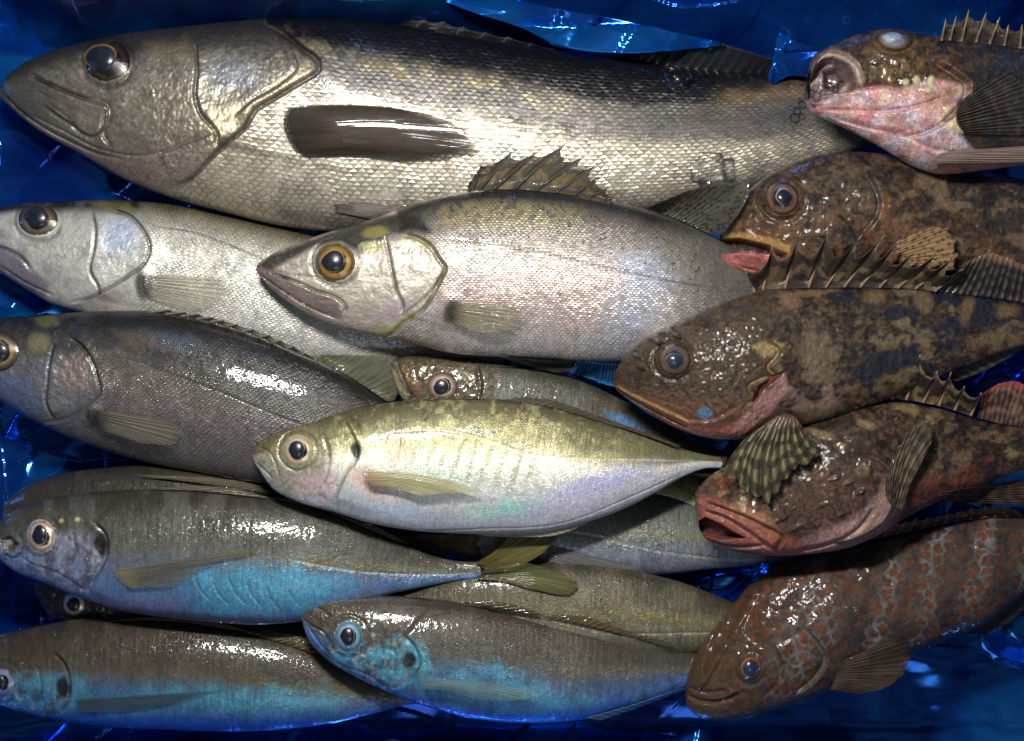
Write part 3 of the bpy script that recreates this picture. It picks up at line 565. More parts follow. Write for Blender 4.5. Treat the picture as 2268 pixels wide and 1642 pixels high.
fin(rt, 'tail_fin', [(1052, 1248), (1066, 1254), (1072, 1264)], [(1130, 1184), (1190, 1182), (1234, 1186), (1200, 1228), (1168, 1246)], 18, .054, .058, .0018, .96, C(92, 86, 40), C(66, 58, 34), nb=60, seed=15, bulge=.06)
fin(rt, 'tail_fin', [(1072, 1262), (1066, 1272), (1052, 1283)], [(1170, 1246), (1240, 1268), (1282, 1296), (1276, 1310), (1180, 1308)], 18, .054, .056, .0018, .95, C(86, 88, 52), C(60, 58, 38), nb=60, seed=16, bulge=-.04)
# ---- lower centre mackerel
rt = tag(root('horse_mackerel', 1060, 1460), 'brown backed fish at bottom centre with pale blue ringed eye and blue belly', 'fish', 'horse mackerel laid in the box')
b = mackerel(rt, [(664, 1346, 665, 1362), (680, 1332, 680, 1410), (720, 1325, 720, 1457), (780, 1321, 778, 1494), (860, 1320, 860, 1533), (955, 1326, 955, 1568), (1040, 1335, 1040, 1590), (1120, 1350, 1120, 1600), (1210, 1368, 1210, 1600), (1300, 1384, 1300, 1592), (1392, 1409, 1392, 1568), (1480, 1428, 1480, 1537), (1560, 1445, 1560, 1510), (1640, 1462, 1640, 1498)], .058, .25, seed=41,
             back=C(62, 54, 42), side=C(92, 92, 86), belly=C(92, 138, 200), zslope=(0, -.016))  # belly blue imitates the liner mirrored in silver skin, with some iridescence
b.reg([(930, 1500), (1010, 1480), (1100, 1480), (1200, 1520), (1290, 1540), (1330, 1555), (1200, 1572), (1060, 1565), (950, 1545)], 28, C(92, 172, 210), .75, 26, 4); b.mottle(26, .48, .68, C(74, 96, 120), .6, 47, 40, mask=sst(.45, .6, b.s) * sst(.9, .7, b.s))  # painted reflection patches continue along the flank
b.reg([(730, 1440), (800, 1440), (870, 1430), (930, 1440), (960, 1480), (900, 1530), (820, 1500), (740, 1470)], 22, C(90, 178, 210), .85, 22, 5); b.mottle(18, .5, .68, C(84, 110, 110), .6, 48, mask=region(b.X, b.Y, [(720, 1420), (950, 1420), (960, 1530), (760, 1520)], 20))
b.reg([(940, 1560), (1100, 1585), (1300, 1570), (1400, 1545), (1400, 1620), (900, 1620)], 10, C(58, 110, 200), .8, 6, 5)
b.mixc(sst(.25, .1, b.u) * .35 * (b.s < .6), C(84, 74, 60))
mack_head(b, 772, 1410, (908, 1462, 16, 18), [(890, 1400), (920, 1430), (932, 1470), (910, 1505), (862, 1532)], 41, pre=[(840, 1420), (848, 1470), (820, 1508)], mouth=[(668, 1368), (690, 1386), (720, 1404), (735, 1430)])
b.groove([(668, 1352), (690, 1346), (716, 1352), (736, 1370)], 3, .0007, C(40, 34, 28), .5); b.groove([(676, 1376), (704, 1420), (740, 1462)], 3, .0006, C(60, 70, 76), .5)
b.met *= .9; b.build(rt, M_MACK)
eye(b, rt, 772, 1410, 33, 36, 18, [(0, BLK), (.52, BLK), (.56, C(150, 180, 200)), (.72, C(120, 165, 195)), (.84, C(80, 110, 130)), (.94, C(130, 175, 195)), (1, C(60, 66, 64))], 0, .0045, C(190, 205, 210), poff=(-2, 0), pry=22, seed=5)
fin(rt, 'pectoral_fin', [(928, 1503), (936, 1522)], [(1222, 1538), (1150, 1552), (1060, 1550)], 10, .076, .074, .0005, .38, C(110, 140, 140), C(84, 78, 54), nb=60, seed=17, bulge=-.03)
fin(rt, 'dorsal_fin', [(1020, 1335), (1100, 1350), (1170, 1362)], [(1090, 1330), (1160, 1344), (1210, 1366)], 7, .06, .06, .001, .85, C(50, 44, 34), C(100, 92, 70), nb=20, seed=18)
fin(rt, 'dorsal_fin', [(1200, 1368), (1290, 1388), (1380, 1408), (1480, 1432)], [(1230, 1362), (1300, 1366), (1370, 1394), (1500, 1432)], 18, .056, .052, .001, .9, C(76, 66, 40), C(56, 48, 32), nb=20, seed=19)
fin(rt, 'anal_fin', [(1300, 1590), (1400, 1562), (1500, 1528)], [(1330, 1596), (1430, 1562), (1520, 1526)], 10, .054, .05, .001, .8, C(70, 110, 150), C(120, 150, 170), nb=16, seed=20, cling=False)

# ================================================================== sea bass
EYE_B = lambda a, b_: [(0, BLK), (.5, BLK), (.6, a), (.75, b_), (.9, b_ * .45), (1, C(22, 21, 20))]
def bass(rt, st, z0, k, back, mid, low, seed, zslope=(0, 0), dark=(.10, .26), kf=None, step=2.3):
    b = Body(st, z0, k, zslope=zslope, kf=kf, step=step)
    b.grad([(0, back * .7), (dark[0], back), (dark[1], mid * .6), (dark[1] + .14, mid), (.62, low * .92), (.85, low), (1, low * .8)], .03, 60, seed)
    b.met = .3 + .3 * sst(.2, .5, b.s); return b
# ---- second row, long silver one
rt = tag(root('sea_bass', 480, 600), 'bright silver fish at left in the second row, dark line along its side', 'fish', 'sea bass laid in the box')
b = bass(rt, [(-70, 520, -70, 548), (-30, 474, -20, 590), (40, 452, 50, 636), (134, 447, 111, 672), (235, 443, 165, 690), (319, 447, 240, 715), (403, 457, 330, 745), (504, 477, 430, 775), (638, 508, 560, 800), (760, 545, 700, 818), (900, 605, 850, 826), (1040, 690, 990, 826), (1150, 750, 1100, 824)], .027, .235, C(34, 36, 34), C(172, 170, 160), C(206, 204, 198), 51, dark=(.03, .10))
b.mixc(sst(.22, .10, b.s) * sst(.15, .25, b.u) * .35, C(120, 112, 84))
hm = sst(330, 290, b.X + (b.Y - 560) * .1)                     # head
b.sc *= 1 - hm * .7; b.mixc(hm * .5, C(150, 150, 148)); b.rough(20, .0006, 4, hm); f1, _, iv = cells(b.X, b.Y, 7, 66, .9); b.Z += (.5 - f1) * .0003 * hm * b.wgt * (.3 + iv); b.met *= 1 - hm * .3
b.mixc(hm * sst(.16, .05, b.s), C(30, 30, 26)); b.reg([(190, 445), (290, 450), (310, 480), (240, 470)], 8, C(96, 94, 50), .7, 6)
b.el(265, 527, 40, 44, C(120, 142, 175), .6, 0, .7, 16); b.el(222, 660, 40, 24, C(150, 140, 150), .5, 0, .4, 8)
b.reg([(-60, 520), (20, 545), (70, 590), (110, 630), (90, 680), (20, 640), (-60, 570)], 10, C(92, 80, 100), .7, 8)
b.mottle(26, .5, .75, C(96, 92, 90), .4, 7, mask=hm)
b.plate([(205, 462), (214, 500), (212, 550), (203, 600), (222, 640), (218, 668)], .0022, 2.5, 60, -1, C(40, 38, 36), .8, 4)
b.plate([(235, 460), (292, 477), (322, 510), (336, 548), (326, 582), (292, 612), (249, 640), (201, 664), (150, 676)], .0035, 2.5, 60, -1, C(60, 56, 34), .8, 6)
b.groove([(-60, 536), (0, 548), (48, 572), (70, 600)], 4, .0012, BLK, .7); b.groove([(0, 590), (60, 628), (120, 655)], 3, .0008, C(70, 60, 70), .6)
b.groove([(319, 492), (345, 500), (430, 514), (487, 534), (585, 575), (700, 622), (840, 690)], 2.0, .0003, C(40, 40, 40), .85)
b.groove([(84 + 52 * math.cos(a), 487 + 46 * math.sin(a)) for a in np.linspace(0, 6.28, 16)], 5, .0008, C(40, 38, 34), .6)
b.bump(322, 636, 16, 30, .0022); b.el(318, 634, 13, 30, C(30, 30, 28), .8, -6, .4, 5)
b.build(rt, M_BASS_S)
eye(b, rt, 84, 487, 46, 40, 26, EYE_B(C(110, 100, 84), C(84, 76, 66)), 0, .0045, C(70, 62, 50), poff=(-3, -6), pry=28, seed=6)
fin(rt, 'pectoral_fin', [(318, 607), (314, 632), (326, 662)], [(496, 612), (519, 636), (508, 664), (430, 690)], 12, .046, .046, .0006, .30, C(120, 116, 98), C(206, 202, 184), nb=60, seed=21, basec=C(26, 26, 26), base_a=.95, lift=.002, raydark=.95, rw=.3, ridge=.0003)
# ---- third row, dark one at left
rt = tag(root('sea_bass', 400, 880), 'dark grey fish at left in the third row, pinkish side, eye cut by the edge', 'fish', 'sea bass laid in the box')
b = bass(rt, [(-100, 770, -100, 800), (-55, 730, -50, 855), (0, 706, 0, 887), (67, 701, 67, 928), (134, 695, 134, 960), (202, 690, 202, 987), (269, 688, 269, 1009), (353, 690, 353, 1030), (437, 704, 437, 1046), (537, 729, 530, 1064), (638, 768, 620, 1074), (740, 815, 720, 1075), (850, 885, 820, 1065), (950, 950, 930, 1040)], .042, .25, C(30, 31, 31), C(74, 72, 70), C(108, 106, 108), 53, dark=(.12, .30))
b.reg([(230, 800), (330, 820), (460, 880), (600, 960), (560, 1010), (400, 960), (300, 920), (230, 900)], 40, C(122, 112, 106), .4, 26, 3)
b.reg([(250, 735), (330, 735), (360, 760), (280, 775)], 14, C(90, 80, 66), .5, 8, 3); b.reg([(300, 730), (400, 740), (460, 770), (400, 780)], 16, C(80, 100, 120), .35, 10, 3)
hm = sst(225, 190, b.X + (b.Y - 800) * .0); b.sc *= 1 - hm * .7; b.rough(12, .0008, 5, hm); f1, _, iv = cells(b.X, b.Y, 7, 67, .9); b.Z += (.5 - f1) * .00035 * hm * b.wgt * (.3 + iv); b.mottle(16, .5, .66, C(50, 50, 54), .6, 172, mask=hm)
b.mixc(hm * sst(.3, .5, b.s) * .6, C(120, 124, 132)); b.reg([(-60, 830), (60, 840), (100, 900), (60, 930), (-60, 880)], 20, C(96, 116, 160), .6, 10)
b.el(165, 830, 34, 40, C(140, 120, 108), .5, 0, .5, 14); b.el(105, 712, 24, 14, C(84, 86, 50), .7, 0, .4, 5); b.el(85, 760, 24, 20, C(120, 116, 84), .6, 0, .4, 6)
b.plate([(124, 758), (114, 800), (108, 850), (106, 895), (124, 930)], .002, 2.5, 50, -1, C(30, 28, 28), .7, 4)
b.plate([(150, 742), (182, 762), (204, 792), (220, 835), (226, 868), (202, 895), (175, 918), (128, 936), (90, 940)], .003, 2.5, 50, -1, C(54, 52, 40), .7, 6)
for q in range(26):
    a = RNG.uniform(300, 780); c_ = RNG.uniform(0, 1); yy = 720 + (a - 300) * .25 + c_ * 170; b.el(a, yy, 2.6, 2.2, BLK, .8)
b.groove([(222, 785), (302, 800), (386, 832), (470, 862), (571, 903), (638, 930), (740, 965)], 2.2, .0003, C(30, 30, 32), .6)
b.bump(208, 926, 16, 28, .0024); b.el(206, 924, 13, 26, C(20, 20, 18), .85, -14, .4, 5)
b.build(rt, M_BASS_P)
eye(b, rt, -2, 778, 46, 46, 26, EYE_B(C(150, 130, 100), C(90, 80, 68)), 0, .005, C(160, 140, 90), poff=(-6, 0), seed=7)
fin(rt, 'pectoral_fin', [(203, 905), (206, 925), (218, 950)], [(385, 934), (404, 955), (396, 979), (320, 984)], 11, .064, .064, .0006, .38, C(78, 76, 68), C(136, 132, 114), nb=60, seed=22, basec=C(20, 19, 18), base_a=.95, lift=.002, raydark=.9, rw=.3, ridge=.0003)
fin(rt, 'dorsal_fin', [(330, 692), (430, 706), (540, 735), (640, 775), (700, 800)], [(382, 686), (480, 704), (580, 736), (660, 772), (705, 797)], 11, .043, .045, .001, .9, C(34, 33, 30), C(60, 58, 52), nb=24, seed=23, spiny=True, spine_c=C(90, 88, 80), ridge=.0004)
fin(rt, 'dorsal_fin', [(690, 792), (760, 828), (858, 890)], [(712, 786), (790, 786), (874, 797), (892, 840), (874, 888)], 16, .044, .047, .001, .8, C(86, 88, 70), C(52, 52, 42), nb=44, seed=24, notch=0, split=.04)
# ---- golden-eyed sea bass lying on top in the centre is built after the big one
rt = tag(root('sea_bass', 900, 280), 'largest fish, across the top, with coarse silver scales and black back', 'fish', 'sea bass laid in the box')
b = bass(rt, [(0, 196, 1, 214), (14, 172, 16, 232), (45, 146, 42, 256), (90, 122, 90, 292), (170, 98, 170, 337), (285, 74, 280, 400), (406, 60, 386, 440), (504, 50, 480, 466), (600, 42, 605, 497), (754, 44, 739, 514), (915, 60, 900, 520), (1123, 96, 1100, 510), (1342, 130, 1300, 494), (1525, 153, 1480, 468), (1680, 167, 1640, 430), (1810, 174, 1800, 372), (1900, 190, 1900, 330), (2000, 220, 2000, 300)], .036, .225, C(14, 17, 22), C(110, 106, 98), C(176, 168, 150), 55, dark=(.16, .27), step=2.2)
bd = [(560, 30), (640, 70), (754, 100), (900, 134), (1000, 150), (1120, 170), (1224, 200), (1340, 228), (1480, 235), (1620, 232), (1760, 215), (1860, 215)]
d, sd, t_ = pdist(b.X, b.Y, curve(bd, 40)); q = -d * sd + (fbm(b.X, b.Y, 40, 20, 61) - .5) * 34       # + above the line
bodym = sst(560, 640, b.X - (b.Y < 200) * 0)
b.mixc(sst(-8, 14, q) * bodym * 1.0, C(9, 11, 17)); b.sc = b.sc * (1 + 0 * q)
low = sst(-60, -170, q + (fbm(b.X, b.Y, 90, seed=62) - .5) * 50) * bodym; b.mixc(low * .75, C(186, 180, 166))
grey = np.exp(-((q + 62) / 30) ** 2) * bodym; b.mixc(grey * .6, C(84, 82, 84))
gold = np.exp(-((q + 24) / 20) ** 2) * sst(600, 680, b.X) * sst(1290, 1200, b.X); b.mixc(gold * sst(.38, .55, fbm(b.X, b.Y, 20, seed=63)) * .42, C(156, 146, 112))
gold2 = np.exp(-((q - 12) / 18) ** 2) * sst(1560, 1640, b.X); b.mixc(gold2 * .5, C(150, 128, 96))
b.met = np.clip(b.met + low * .1, 0, 1); b.mottle(60, .5, .8, C(120, 112, 110), .35, 64, mask=bodym * sst(-10, -40, q))
b.reg([(660, 365), (760, 372), (900, 362), (1060, 322), (1070, 360), (960, 376), (800, 384), (690, 380)], 10, C(120, 104, 78), .35, 6)  # painted shadow strip along the lower edge of the pectoral fin
b.mixc(sst(.86, .97, b.s) * bodym * .6, C(110, 104, 100))
# head
gill = [(590, 56), (625, 67), (655, 90), (680, 112), (708, 130), (712, 160), (690, 176), (658, 195), (610, 225), (571, 249), (551, 285), (515, 318), (484, 343), (460, 368), (440, 392), (405, 414), (370, 424)]
b.mixc(sst(30, 130, q) * bodym * .6, C(6, 7, 11)); b.mixc(sst(1250, 1500, b.X) * np.exp(-((q + 30) / 40) ** 2) * .6, C(44, 44, 48))
hm = region(b.X, b.Y, [(-60, -60), (560, -60)] + gill + [(300, 480), (-60, 480)], 5)
b.sc *= 1 - hm * .85; b.mixc(hm * .95, C(92, 88, 82)); b.mottle(7, .42, .66, C(150, 144, 128), .45, 173, mask=hm * sst(.12, .3, b.s)); b.mottle(5, .5, .66, C(40, 38, 36), .4, 174, mask=hm); b.mixc(hm * sst(90, 200, b.Y - 90 + b.X * .12) * .0, SILV)
b.mixc(hm * sst(.36, .08, b.s + (fbm(b.X, b.Y, 50, seed=170) - .5) * .2) * .9, C(20, 22, 25)); b.mixc(hm * sst(160, 20, b.X) * .8, C(36, 37, 36)); b.mottle(22, .5, .66, C(34, 33, 32), .25, 171, mask=hm)
f1, f2, iv = cells(b.X, b.Y, 7, 66, .9); cheek = hm * sst(300, 345, b.X + (b.Y - 200) * -.15) ; b.Z += (.5 - f1) * .0004 * cheek * b.wgt * (.4 + iv); b.mixc(cheek * (iv - .2) * .6 * sst(.1, .3, b.s), C(140, 134, 116))
b.rough(24, .0009, 67, hm); b.rough(6, .00025, 68, hm)
b.reg([(330, 100), (420, 90), (430, 130), (340, 140)], 20, C(120, 108, 76), .28, 16, 4); b.el(515, 165, 60, 30, C(104, 118, 140), .4, 0, .8, 20)
b.el(590, 250, 0.1, 0.1, SILV, 0); b.reg([(450, 260), (560, 220), (660, 150), (690, 140), (690, 165), (560, 250), (490, 320), (455, 310)], 12, C(160, 148, 118), .45, 8)
b.reg([(120, 185), (210, 222), (238, 240), (232, 300), (190, 270), (150, 225)], 6, C(130, 124, 112), .7, 6, 4)
b.reg([(6, 180), (110, 200), (170, 240), (175, 285), (90, 270), (30, 230)], 8, C(66, 64, 58), .7, 6, 4)
low_h = region(b.X, b.Y, [(60, 262), (209, 336), (269, 350), (420, 320), (484, 335), (430, 400), (330, 440), (200, 380), (60, 300)], 9); b.mixc(low_h * .75, C(140, 128, 120))
spk = (fbm(b.X, b.Y, 4.5, seed=70, octv=2) > .56) * region(b.X, b.Y, [(235, 300), (420, 290), (470, 340), (420, 395), (330, 420), (220, 350)], 20); b.mixc(spk * .55, C(70, 60, 52))
b.plate([(437, 92), (441, 160), (437, 215), (448, 250), (474, 280), (486, 300), (482, 328)], .0045, 3, 80, -1, C(20, 20, 20), .85, 5)
b.plate(gill, .0065, 3.5, 110, -1, C(30, 27, 22), .8, 9); b.plate([(640, 100), (660, 150), (620, 190), (560, 226), (520, 262)], .0014, 3, 40, -1, C(50, 46, 36), .4, 4)
b.plate([(350, 345), (420, 318), (475, 296)], .0015, 3, 40, 1, C(90, 70, 60), .4, 4)
b.groove([(62, 160), (88, 178), (118, 192), (175, 215), (212, 228), (238, 236)], 4, .0028, BLK, .9, 3.5)
b.plate([(62, 162), (118, 194), (175, 217), (238, 238), (234, 275), (212, 300), (150, 268), (90, 226)], .0022, 3, 26, 1)
b.groove([(236, 242), (230, 270), (230, 300), (244, 322)], 4.5, .0018, C(60, 56, 52), .5)
b.groove([(4, 206), (40, 242), (84, 275), (151, 312), (209, 338), (262, 350)], 3.5, .0016, C(44, 40, 38), .7)
b.groove([(110, 232), (150, 262), (182, 300)], 4, .0008, C(60, 58, 54), .4); b.groove([(60, 250), (140, 290), (220, 330), (300, 345), (400, 330)], 3, .0008, C(110, 90, 84), .5)
b.groove([(238 + 56 * math.cos(a), 137 + 56 * math.sin(a)) for a in np.linspace(0, 6.28, 20)], 6, .0012, C(26, 25, 24), .7)
b.bump(235, 137, 60, 60, .0015)
b.build(rt, M_BASS)
eye(b, rt, 238, 137, 52, 53, 34, [(0, BLK), (.6, BLK), (.64, C(60, 46, 32)), (.74, C(46, 37, 28)), (.88, C(30, 26, 23)), (1, C(15, 15, 15))], 0, .0055, C(140, 108, 60), poff=(-14, -8), seed=8)
fin(rt, 'pectoral_fin', [(640, 238), (628, 262), (634, 300), (652, 332), (676, 350)], [(900, 243), (980, 262), (1030, 290), (1060, 318), (1000, 338), (900, 354)], 30, .066, .066, .0014, .97, C(50, 42, 32), C(22, 19, 15), nb=90, seed=25, basec=C(22, 21, 18), base_a=.75, lift=.004, raydark=.6, bulge=-.035, ridge=.0, arch=.0062)
fin(rt, 'dorsal_fin', [(1340, 134), (1480, 150), (1640, 168), (1790, 178)], [(1400, 108), (1500, 94), (1600, 96), (1700, 128), (1800, 168)], 20, .037, .046, .001, .97, C(14, 16, 20), C(24, 27, 32), nb=30, seed=26, cling=False)
fin(rt, 'dorsal_fin', [(600, 44), (760, 46), (920, 62), (1120, 98), (1220, 112)], [(640, 34), (800, 30), (960, 44), (1150, 88), (1226, 108)], 12, .037, .04, .001, .97, C(10, 11, 14), C(30, 32, 36), nb=20, seed=27, spiny=True, spine_c=C(40, 40, 40), cling=False)
fin(rt, 'pelvic_fin', [(740, 452), (744, 470)], [(900, 452), (930, 470), (860, 492)], 14, .05, .05, .0012, .8, C(96, 90, 84), C(66, 60, 56), nb=40, seed=28)
# ---- centre sea bass
rt = tag(root('sea_bass', 1100, 610), 'plump silver pink fish in the centre with gold eye and raised spiny fin', 'fish', 'sea bass laid in the box')
b = bass(rt, [(567, 593, 569, 603), (573, 583, 576, 612), (592, 570, 588, 626), (650, 543, 630, 663), (720, 517, 690, 700), (790, 498, 765, 730), (860, 472, 840, 745), (930, 446, 920, 764), (1010, 427, 1000, 783), (1100, 419, 1100, 791), (1200, 424, 1200, 796), (1300, 435, 1300, 800), (1400, 456, 1400, 802), (1500, 488, 1500, 790), (1600, 533, 1600, 750), (1700, 585, 1690, 705), (1790, 618, 1780, 682)], .062, .235, C(34, 35, 34), C(128, 122, 116), C(196, 190, 188), 57, dark=(.05, .17), zslope=(0, -.004))
bodym = sst(940, 990, b.X)
b.mixc(sst(.42, .55, b.s) * sst(.95, .8, b.s) * bodym * .75 * sst(1500, 1300, b.X), C(176, 156, 150))
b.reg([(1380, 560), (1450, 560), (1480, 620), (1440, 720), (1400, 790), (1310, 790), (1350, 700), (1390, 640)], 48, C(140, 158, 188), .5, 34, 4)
b.mixc(sst(1440, 1600, b.X) * .75, C(90, 86, 80)); b.mixc(sst(.8, .95, b.s) * .5 * bodym, C(200, 198, 205))
b.mixc(sst(.05, .12, b.s) * sst(.28, .18, b.s) * sst(940, 1000, b.X) * sst(1350, 1200, b.X) * .5 * (fbm(b.X, b.Y, 10, seed=3) > .4), C(150, 140, 96))
for q_ in range(60):
    a = RNG.uniform(1000, 1560); f = RNG.uniform(.12, .55); tp = 420 + max(0, a - 1250) * .35; b.el(a, tp + f * 330 * .6, 2.8, 2.3, C(24, 24, 26), .85)
gill = [(880, 516), (925, 524), (958, 546), (975, 574), (990, 594), (978, 622), (962, 655), (942, 687), (915, 708), (892, 722), (868, 746), (840, 752)]
hm = region(b.X, b.Y, [(500, 400), (850, 400), (890, 500)] + gill + [(820, 800), (500, 800)], 5)
b.sc *= 1 - hm * .8; b.mixc(hm * .9, C(158, 150, 140)); b.rough(22, .0010, 71, hm); f1, _, iv = cells(b.X, b.Y, 7, 68, .9); b.Z += (.5 - f1) * .00035 * hm * b.wgt * (.3 + iv); b.met *= 1 - hm * .45; b.mixc(hm * (iv - .3) * .3, C(96, 90, 80)); b.mottle(14, .42, .7, C(196, 190, 176), .5, 72, mask=hm)
b.reg([(560, 596), (600, 566), (680, 532), (760, 505), (880, 470), (930, 480), (960, 520), (900, 512), (850, 530), (800, 560), (760, 540), (700, 545), (640, 578), (600, 600)], 8, C(34, 33, 28), .95, 5)
b.reg([(566, 592), (620, 600), (680, 632), (750, 665), (760, 705), (690, 690), (620, 650), (580, 620)], 6, C(104, 88, 88), .85, 5)
b.reg([(600, 602), (680, 620), (760, 650), (740, 660), (660, 632)], 5, C(170, 165, 150), .8, 4)
b.el(832, 514, 30, 12, C(120, 116, 66), .85, -6, .4, 4); b.el(826, 548, 28, 14, C(150, 146, 104), .85, -4, .4, 5); b.reg([(880, 524), (945, 530), (960, 560), (900, 545)], 8, C(150, 144, 104), .6, 5)
b.el(870, 690, 40, 20, C(150, 124, 150), .5, -30, .5, 8); b.reg([(840, 720), (900, 700), (930, 700), (860, 750), (800, 742)], 10, C(170, 166, 124), .5, 5)
b.plate([(856, 520), (864, 560), (872, 600), (882, 645), (896, 682), (890, 700)], .0026, 2.5, 60, -1, C(50, 46, 40), .8, 4)
b.plate(gill, .0036, 2.5, 70, -1, C(84, 80, 44), .9, 8)
b.groove([(985, 606), (960, 640), (930, 670), (892, 698)], 3, .0009, C(90, 84, 70), .5)
b.groove([(600, 606), (650, 622), (700, 644), (752, 664), (766, 680), (756, 700)], 3, .002, C(40, 34, 34), .85)
b.groove([(572, 606), (620, 640), (680, 678), (750, 708)], 2.6, .0014, C(60, 44, 44), .8); b.groove([(640, 610), (700, 616), (760, 632)], 4, .0006)
b.groove([(960, 529), (1000, 531), (1100, 541), (1174, 554), (1258, 573), (1392, 604), (1476, 622), (1600, 640)], 2.2, .0003, C(56, 56, 60), .75)
b.groove([(742 + 52 * math.cos(a), 581 + 52 * math.sin(a)) for a in np.linspace(0, 6.28, 20)], 5, .001, C(40, 38, 30), .6); b.bump(742, 581, 55, 55, .0015)
b.bump(1000, 690, 18, 30, .0024); b.el(998, 688, 14, 28, C(40, 38, 36), .8, 0, .4, 5)
b.build(rt, M_BASS_P)
eye(b, rt, 742, 581, 46, 47, 27, [(0, BLK), (.54, BLK), (.57, C(150, 120, 60)), (.72, C(150, 116, 66)), (.80, C(70, 60, 36)), (.9, C(120, 110, 84)), (1, C(44, 42, 34))], 0, .0055, C(180, 146, 76), poff=(-4, -2), seed=9)
fin(rt, 'pectoral_fin', [(996, 664), (990, 690), (1002, 716)], [(1128, 674), (1174, 702), (1160, 726), (1080, 742)], 12, .086, .086, .0006, .36, C(136, 130, 104), C(84, 80, 60), nb=60, seed=29, basec=C(40, 38, 36), base_a=.95, lift=.002, raydark=.9, rw=.35, ridge=.0003, split=.1, ragged=.12)
fin(rt, 'dorsal_fin', [(1038, 426), (1046, 424), (1060, 422), (1095, 420), (1145, 420), (1195, 424), (1235, 428), (1272, 433), (1306, 438), (1336, 446), (1350, 452)], [(1040, 398), (1071, 362), (1140, 329), (1213, 324), (1263, 324), (1297, 341), (1320, 362), (1332, 390), (1345, 418), (1357, 436), (1362, 448)], 10, .063, .072, .0010, .82, C(70, 66, 56), C(34, 32, 30), nb=60, seed=30, spiny=True, notch=.24, spine_c=C(60, 58, 54), ridge=.0005, band=(C(128, 108, 70), 1.5, .66, .45), edgec=C(16, 16, 16), exact=True, bulge=-.03)
fin(rt, 'dorsal_fin', [(1425, 462), (1490, 484), (1570, 518)], [(1446, 456), (1540, 416), (1612, 400), (1664, 404), (1640, 470), (1602, 520)], 18, .063, .078, .0012, .85, C(70, 70, 62), C(38, 38, 36), nb=50, seed=31, spots=(C(30, 30, 28), 12, .28), ragged=.06, lift=.004)
fin(rt, 'pelvic_fin', [(1092, 788), (1130, 792), (1170, 796)], [(1190, 816), (1240, 826), (1278, 816), (1270, 800)], 14, .06, .052, .0012, .93, C(44, 42, 42), C(26, 25, 25), nb=40, seed=32)
fin(rt, 'anal_fin', [(1280, 800), (1330, 802), (1385, 802)], [(1262, 826), (1300, 838), (1350, 856), (1384, 860)], 15, .058, .04, .001, .8, C(30, 60, 110), C(60, 130, 190), nb=40, seed=33, edgec=C(50, 130, 200))
# ---- brown headed fish behind the golden one
rt = tag(root('horse_mackerel', 1150, 880), 'olive brown head with orange jaw patch peeking out behind the bright golden fish', 'fish', 'horse mackerel laid in the box')
b = mackerel(rt, [(864, 808, 866, 822), (872, 797, 880, 866), (900, 790, 905, 905), (942, 789, 945, 940), (1023, 791, 1023, 960), (1123, 805, 1110, 985), (1218, 824, 1200, 1000), (1291, 846, 1280, 1015), (1375, 884, 1360, 1025), (1450, 925, 1440, 1030), (1514, 958, 1510, 1034), (1570, 990, 1570, 1034), (1640, 1010, 1640, 1034)], .049, .24, seed=61, zslope=(0, -.004), back=C(60, 60, 50), side=C(96, 100, 92), belly=C(110, 110, 100), yellow=0)
b.mixc(sst(1120, 1040, b.X) * .85, C(70, 62, 46)); b.mottle(18, .45, .65, C(50, 42, 28), .7, 62, mask=sst(1130, 1060, b.X)); b.mottle(10, .5, .7, C(120, 108, 78), .45, 63, mask=sst(1130, 1060, b.X))
b.reg([(884, 814), (902, 812), (934, 850), (928, 874), (902, 850)], 7, C(118, 88, 62), .6, 6); b.reg([(866, 812), (880, 830), (905, 885), (895, 890), (870, 850)], 4, C(170, 165, 130), .8, 3)
b.reg([(1340, 910), (1380, 920), (1420, 950), (1380, 950)], 10, C(70, 130, 190), .6, 12); b.mixc(np.exp(-((b.s - .16) / .05) ** 2) * sst(1250, 1350, b.X) * .6, C(80, 60, 36))  # the blue patch is a painted glint
b.rough(10, .0012, 64, sst(1130, 1060, b.X))
b.groove([(878, 800), (890, 830), (912, 880)], 2.5, .001, C(40, 30, 20), .7); b.plate([(1060, 805), (1068, 850), (1064, 890)], .0014, 3, 40, -1, C(30, 26, 20), .5)
b.build(rt, M_MACK)
eye(b, rt, 980, 856, 35, 33, 19, [(0, BLK), (.55, BLK), (.58, C(190, 186, 160)), (.66, C(170, 140, 160)), (.8, C(130, 110, 84)), (1, C(60, 52, 40))], 0, .004, C(210, 205, 180), poff=(-3, 2), seed=10)
# ---- golden one on top
rt = tag(root('horse_mackerel', 1050, 1030), 'bright golden fish lying on top in the centre with pearly white belly', 'fish', 'horse mackerel laid in the box')
b = Body([(560, 1006, 561, 1014), (566, 994, 565, 1026), (584, 976, 576, 1044), (621, 955, 602, 1080), (690, 935, 662, 1112), (760, 912, 740, 1134), (855, 893, 821, 1159), (955, 884, 922, 1176), (1060, 882, 1023, 1182), (1157, 889, 1123, 1182), (1241, 905, 1210, 1177), (1325, 932, 1291, 1159), (1409, 958, 1380, 1128), (1470, 979, 1453, 1091), (1520, 997, 1514, 1056), (1575, 1009, 1570, 1037), (1605, 1012, 1605, 1038)], .072, .235, zslope=(0, -.006))
b.grad([(0, C(62, 59, 42)), (.10, C(100, 96, 68)), (.24, C(140, 137, 100)), (.35, C(196, 192, 154)), (.44, C(240, 238, 222)), (.6, C(216, 216, 208)), (.8, C(196, 204, 210)), (1, C(200, 206, 216))], .05, 50, 71)
b.met[:] = .35; b.mottle(20, .45, .7, C(84, 84, 58), .45, 72, 30, mask=sst(.42, .25, b.s)); b.mottle(14, .5, .75, C(206, 202, 150), .35, 73, mask=sst(.5, .3, b.s))
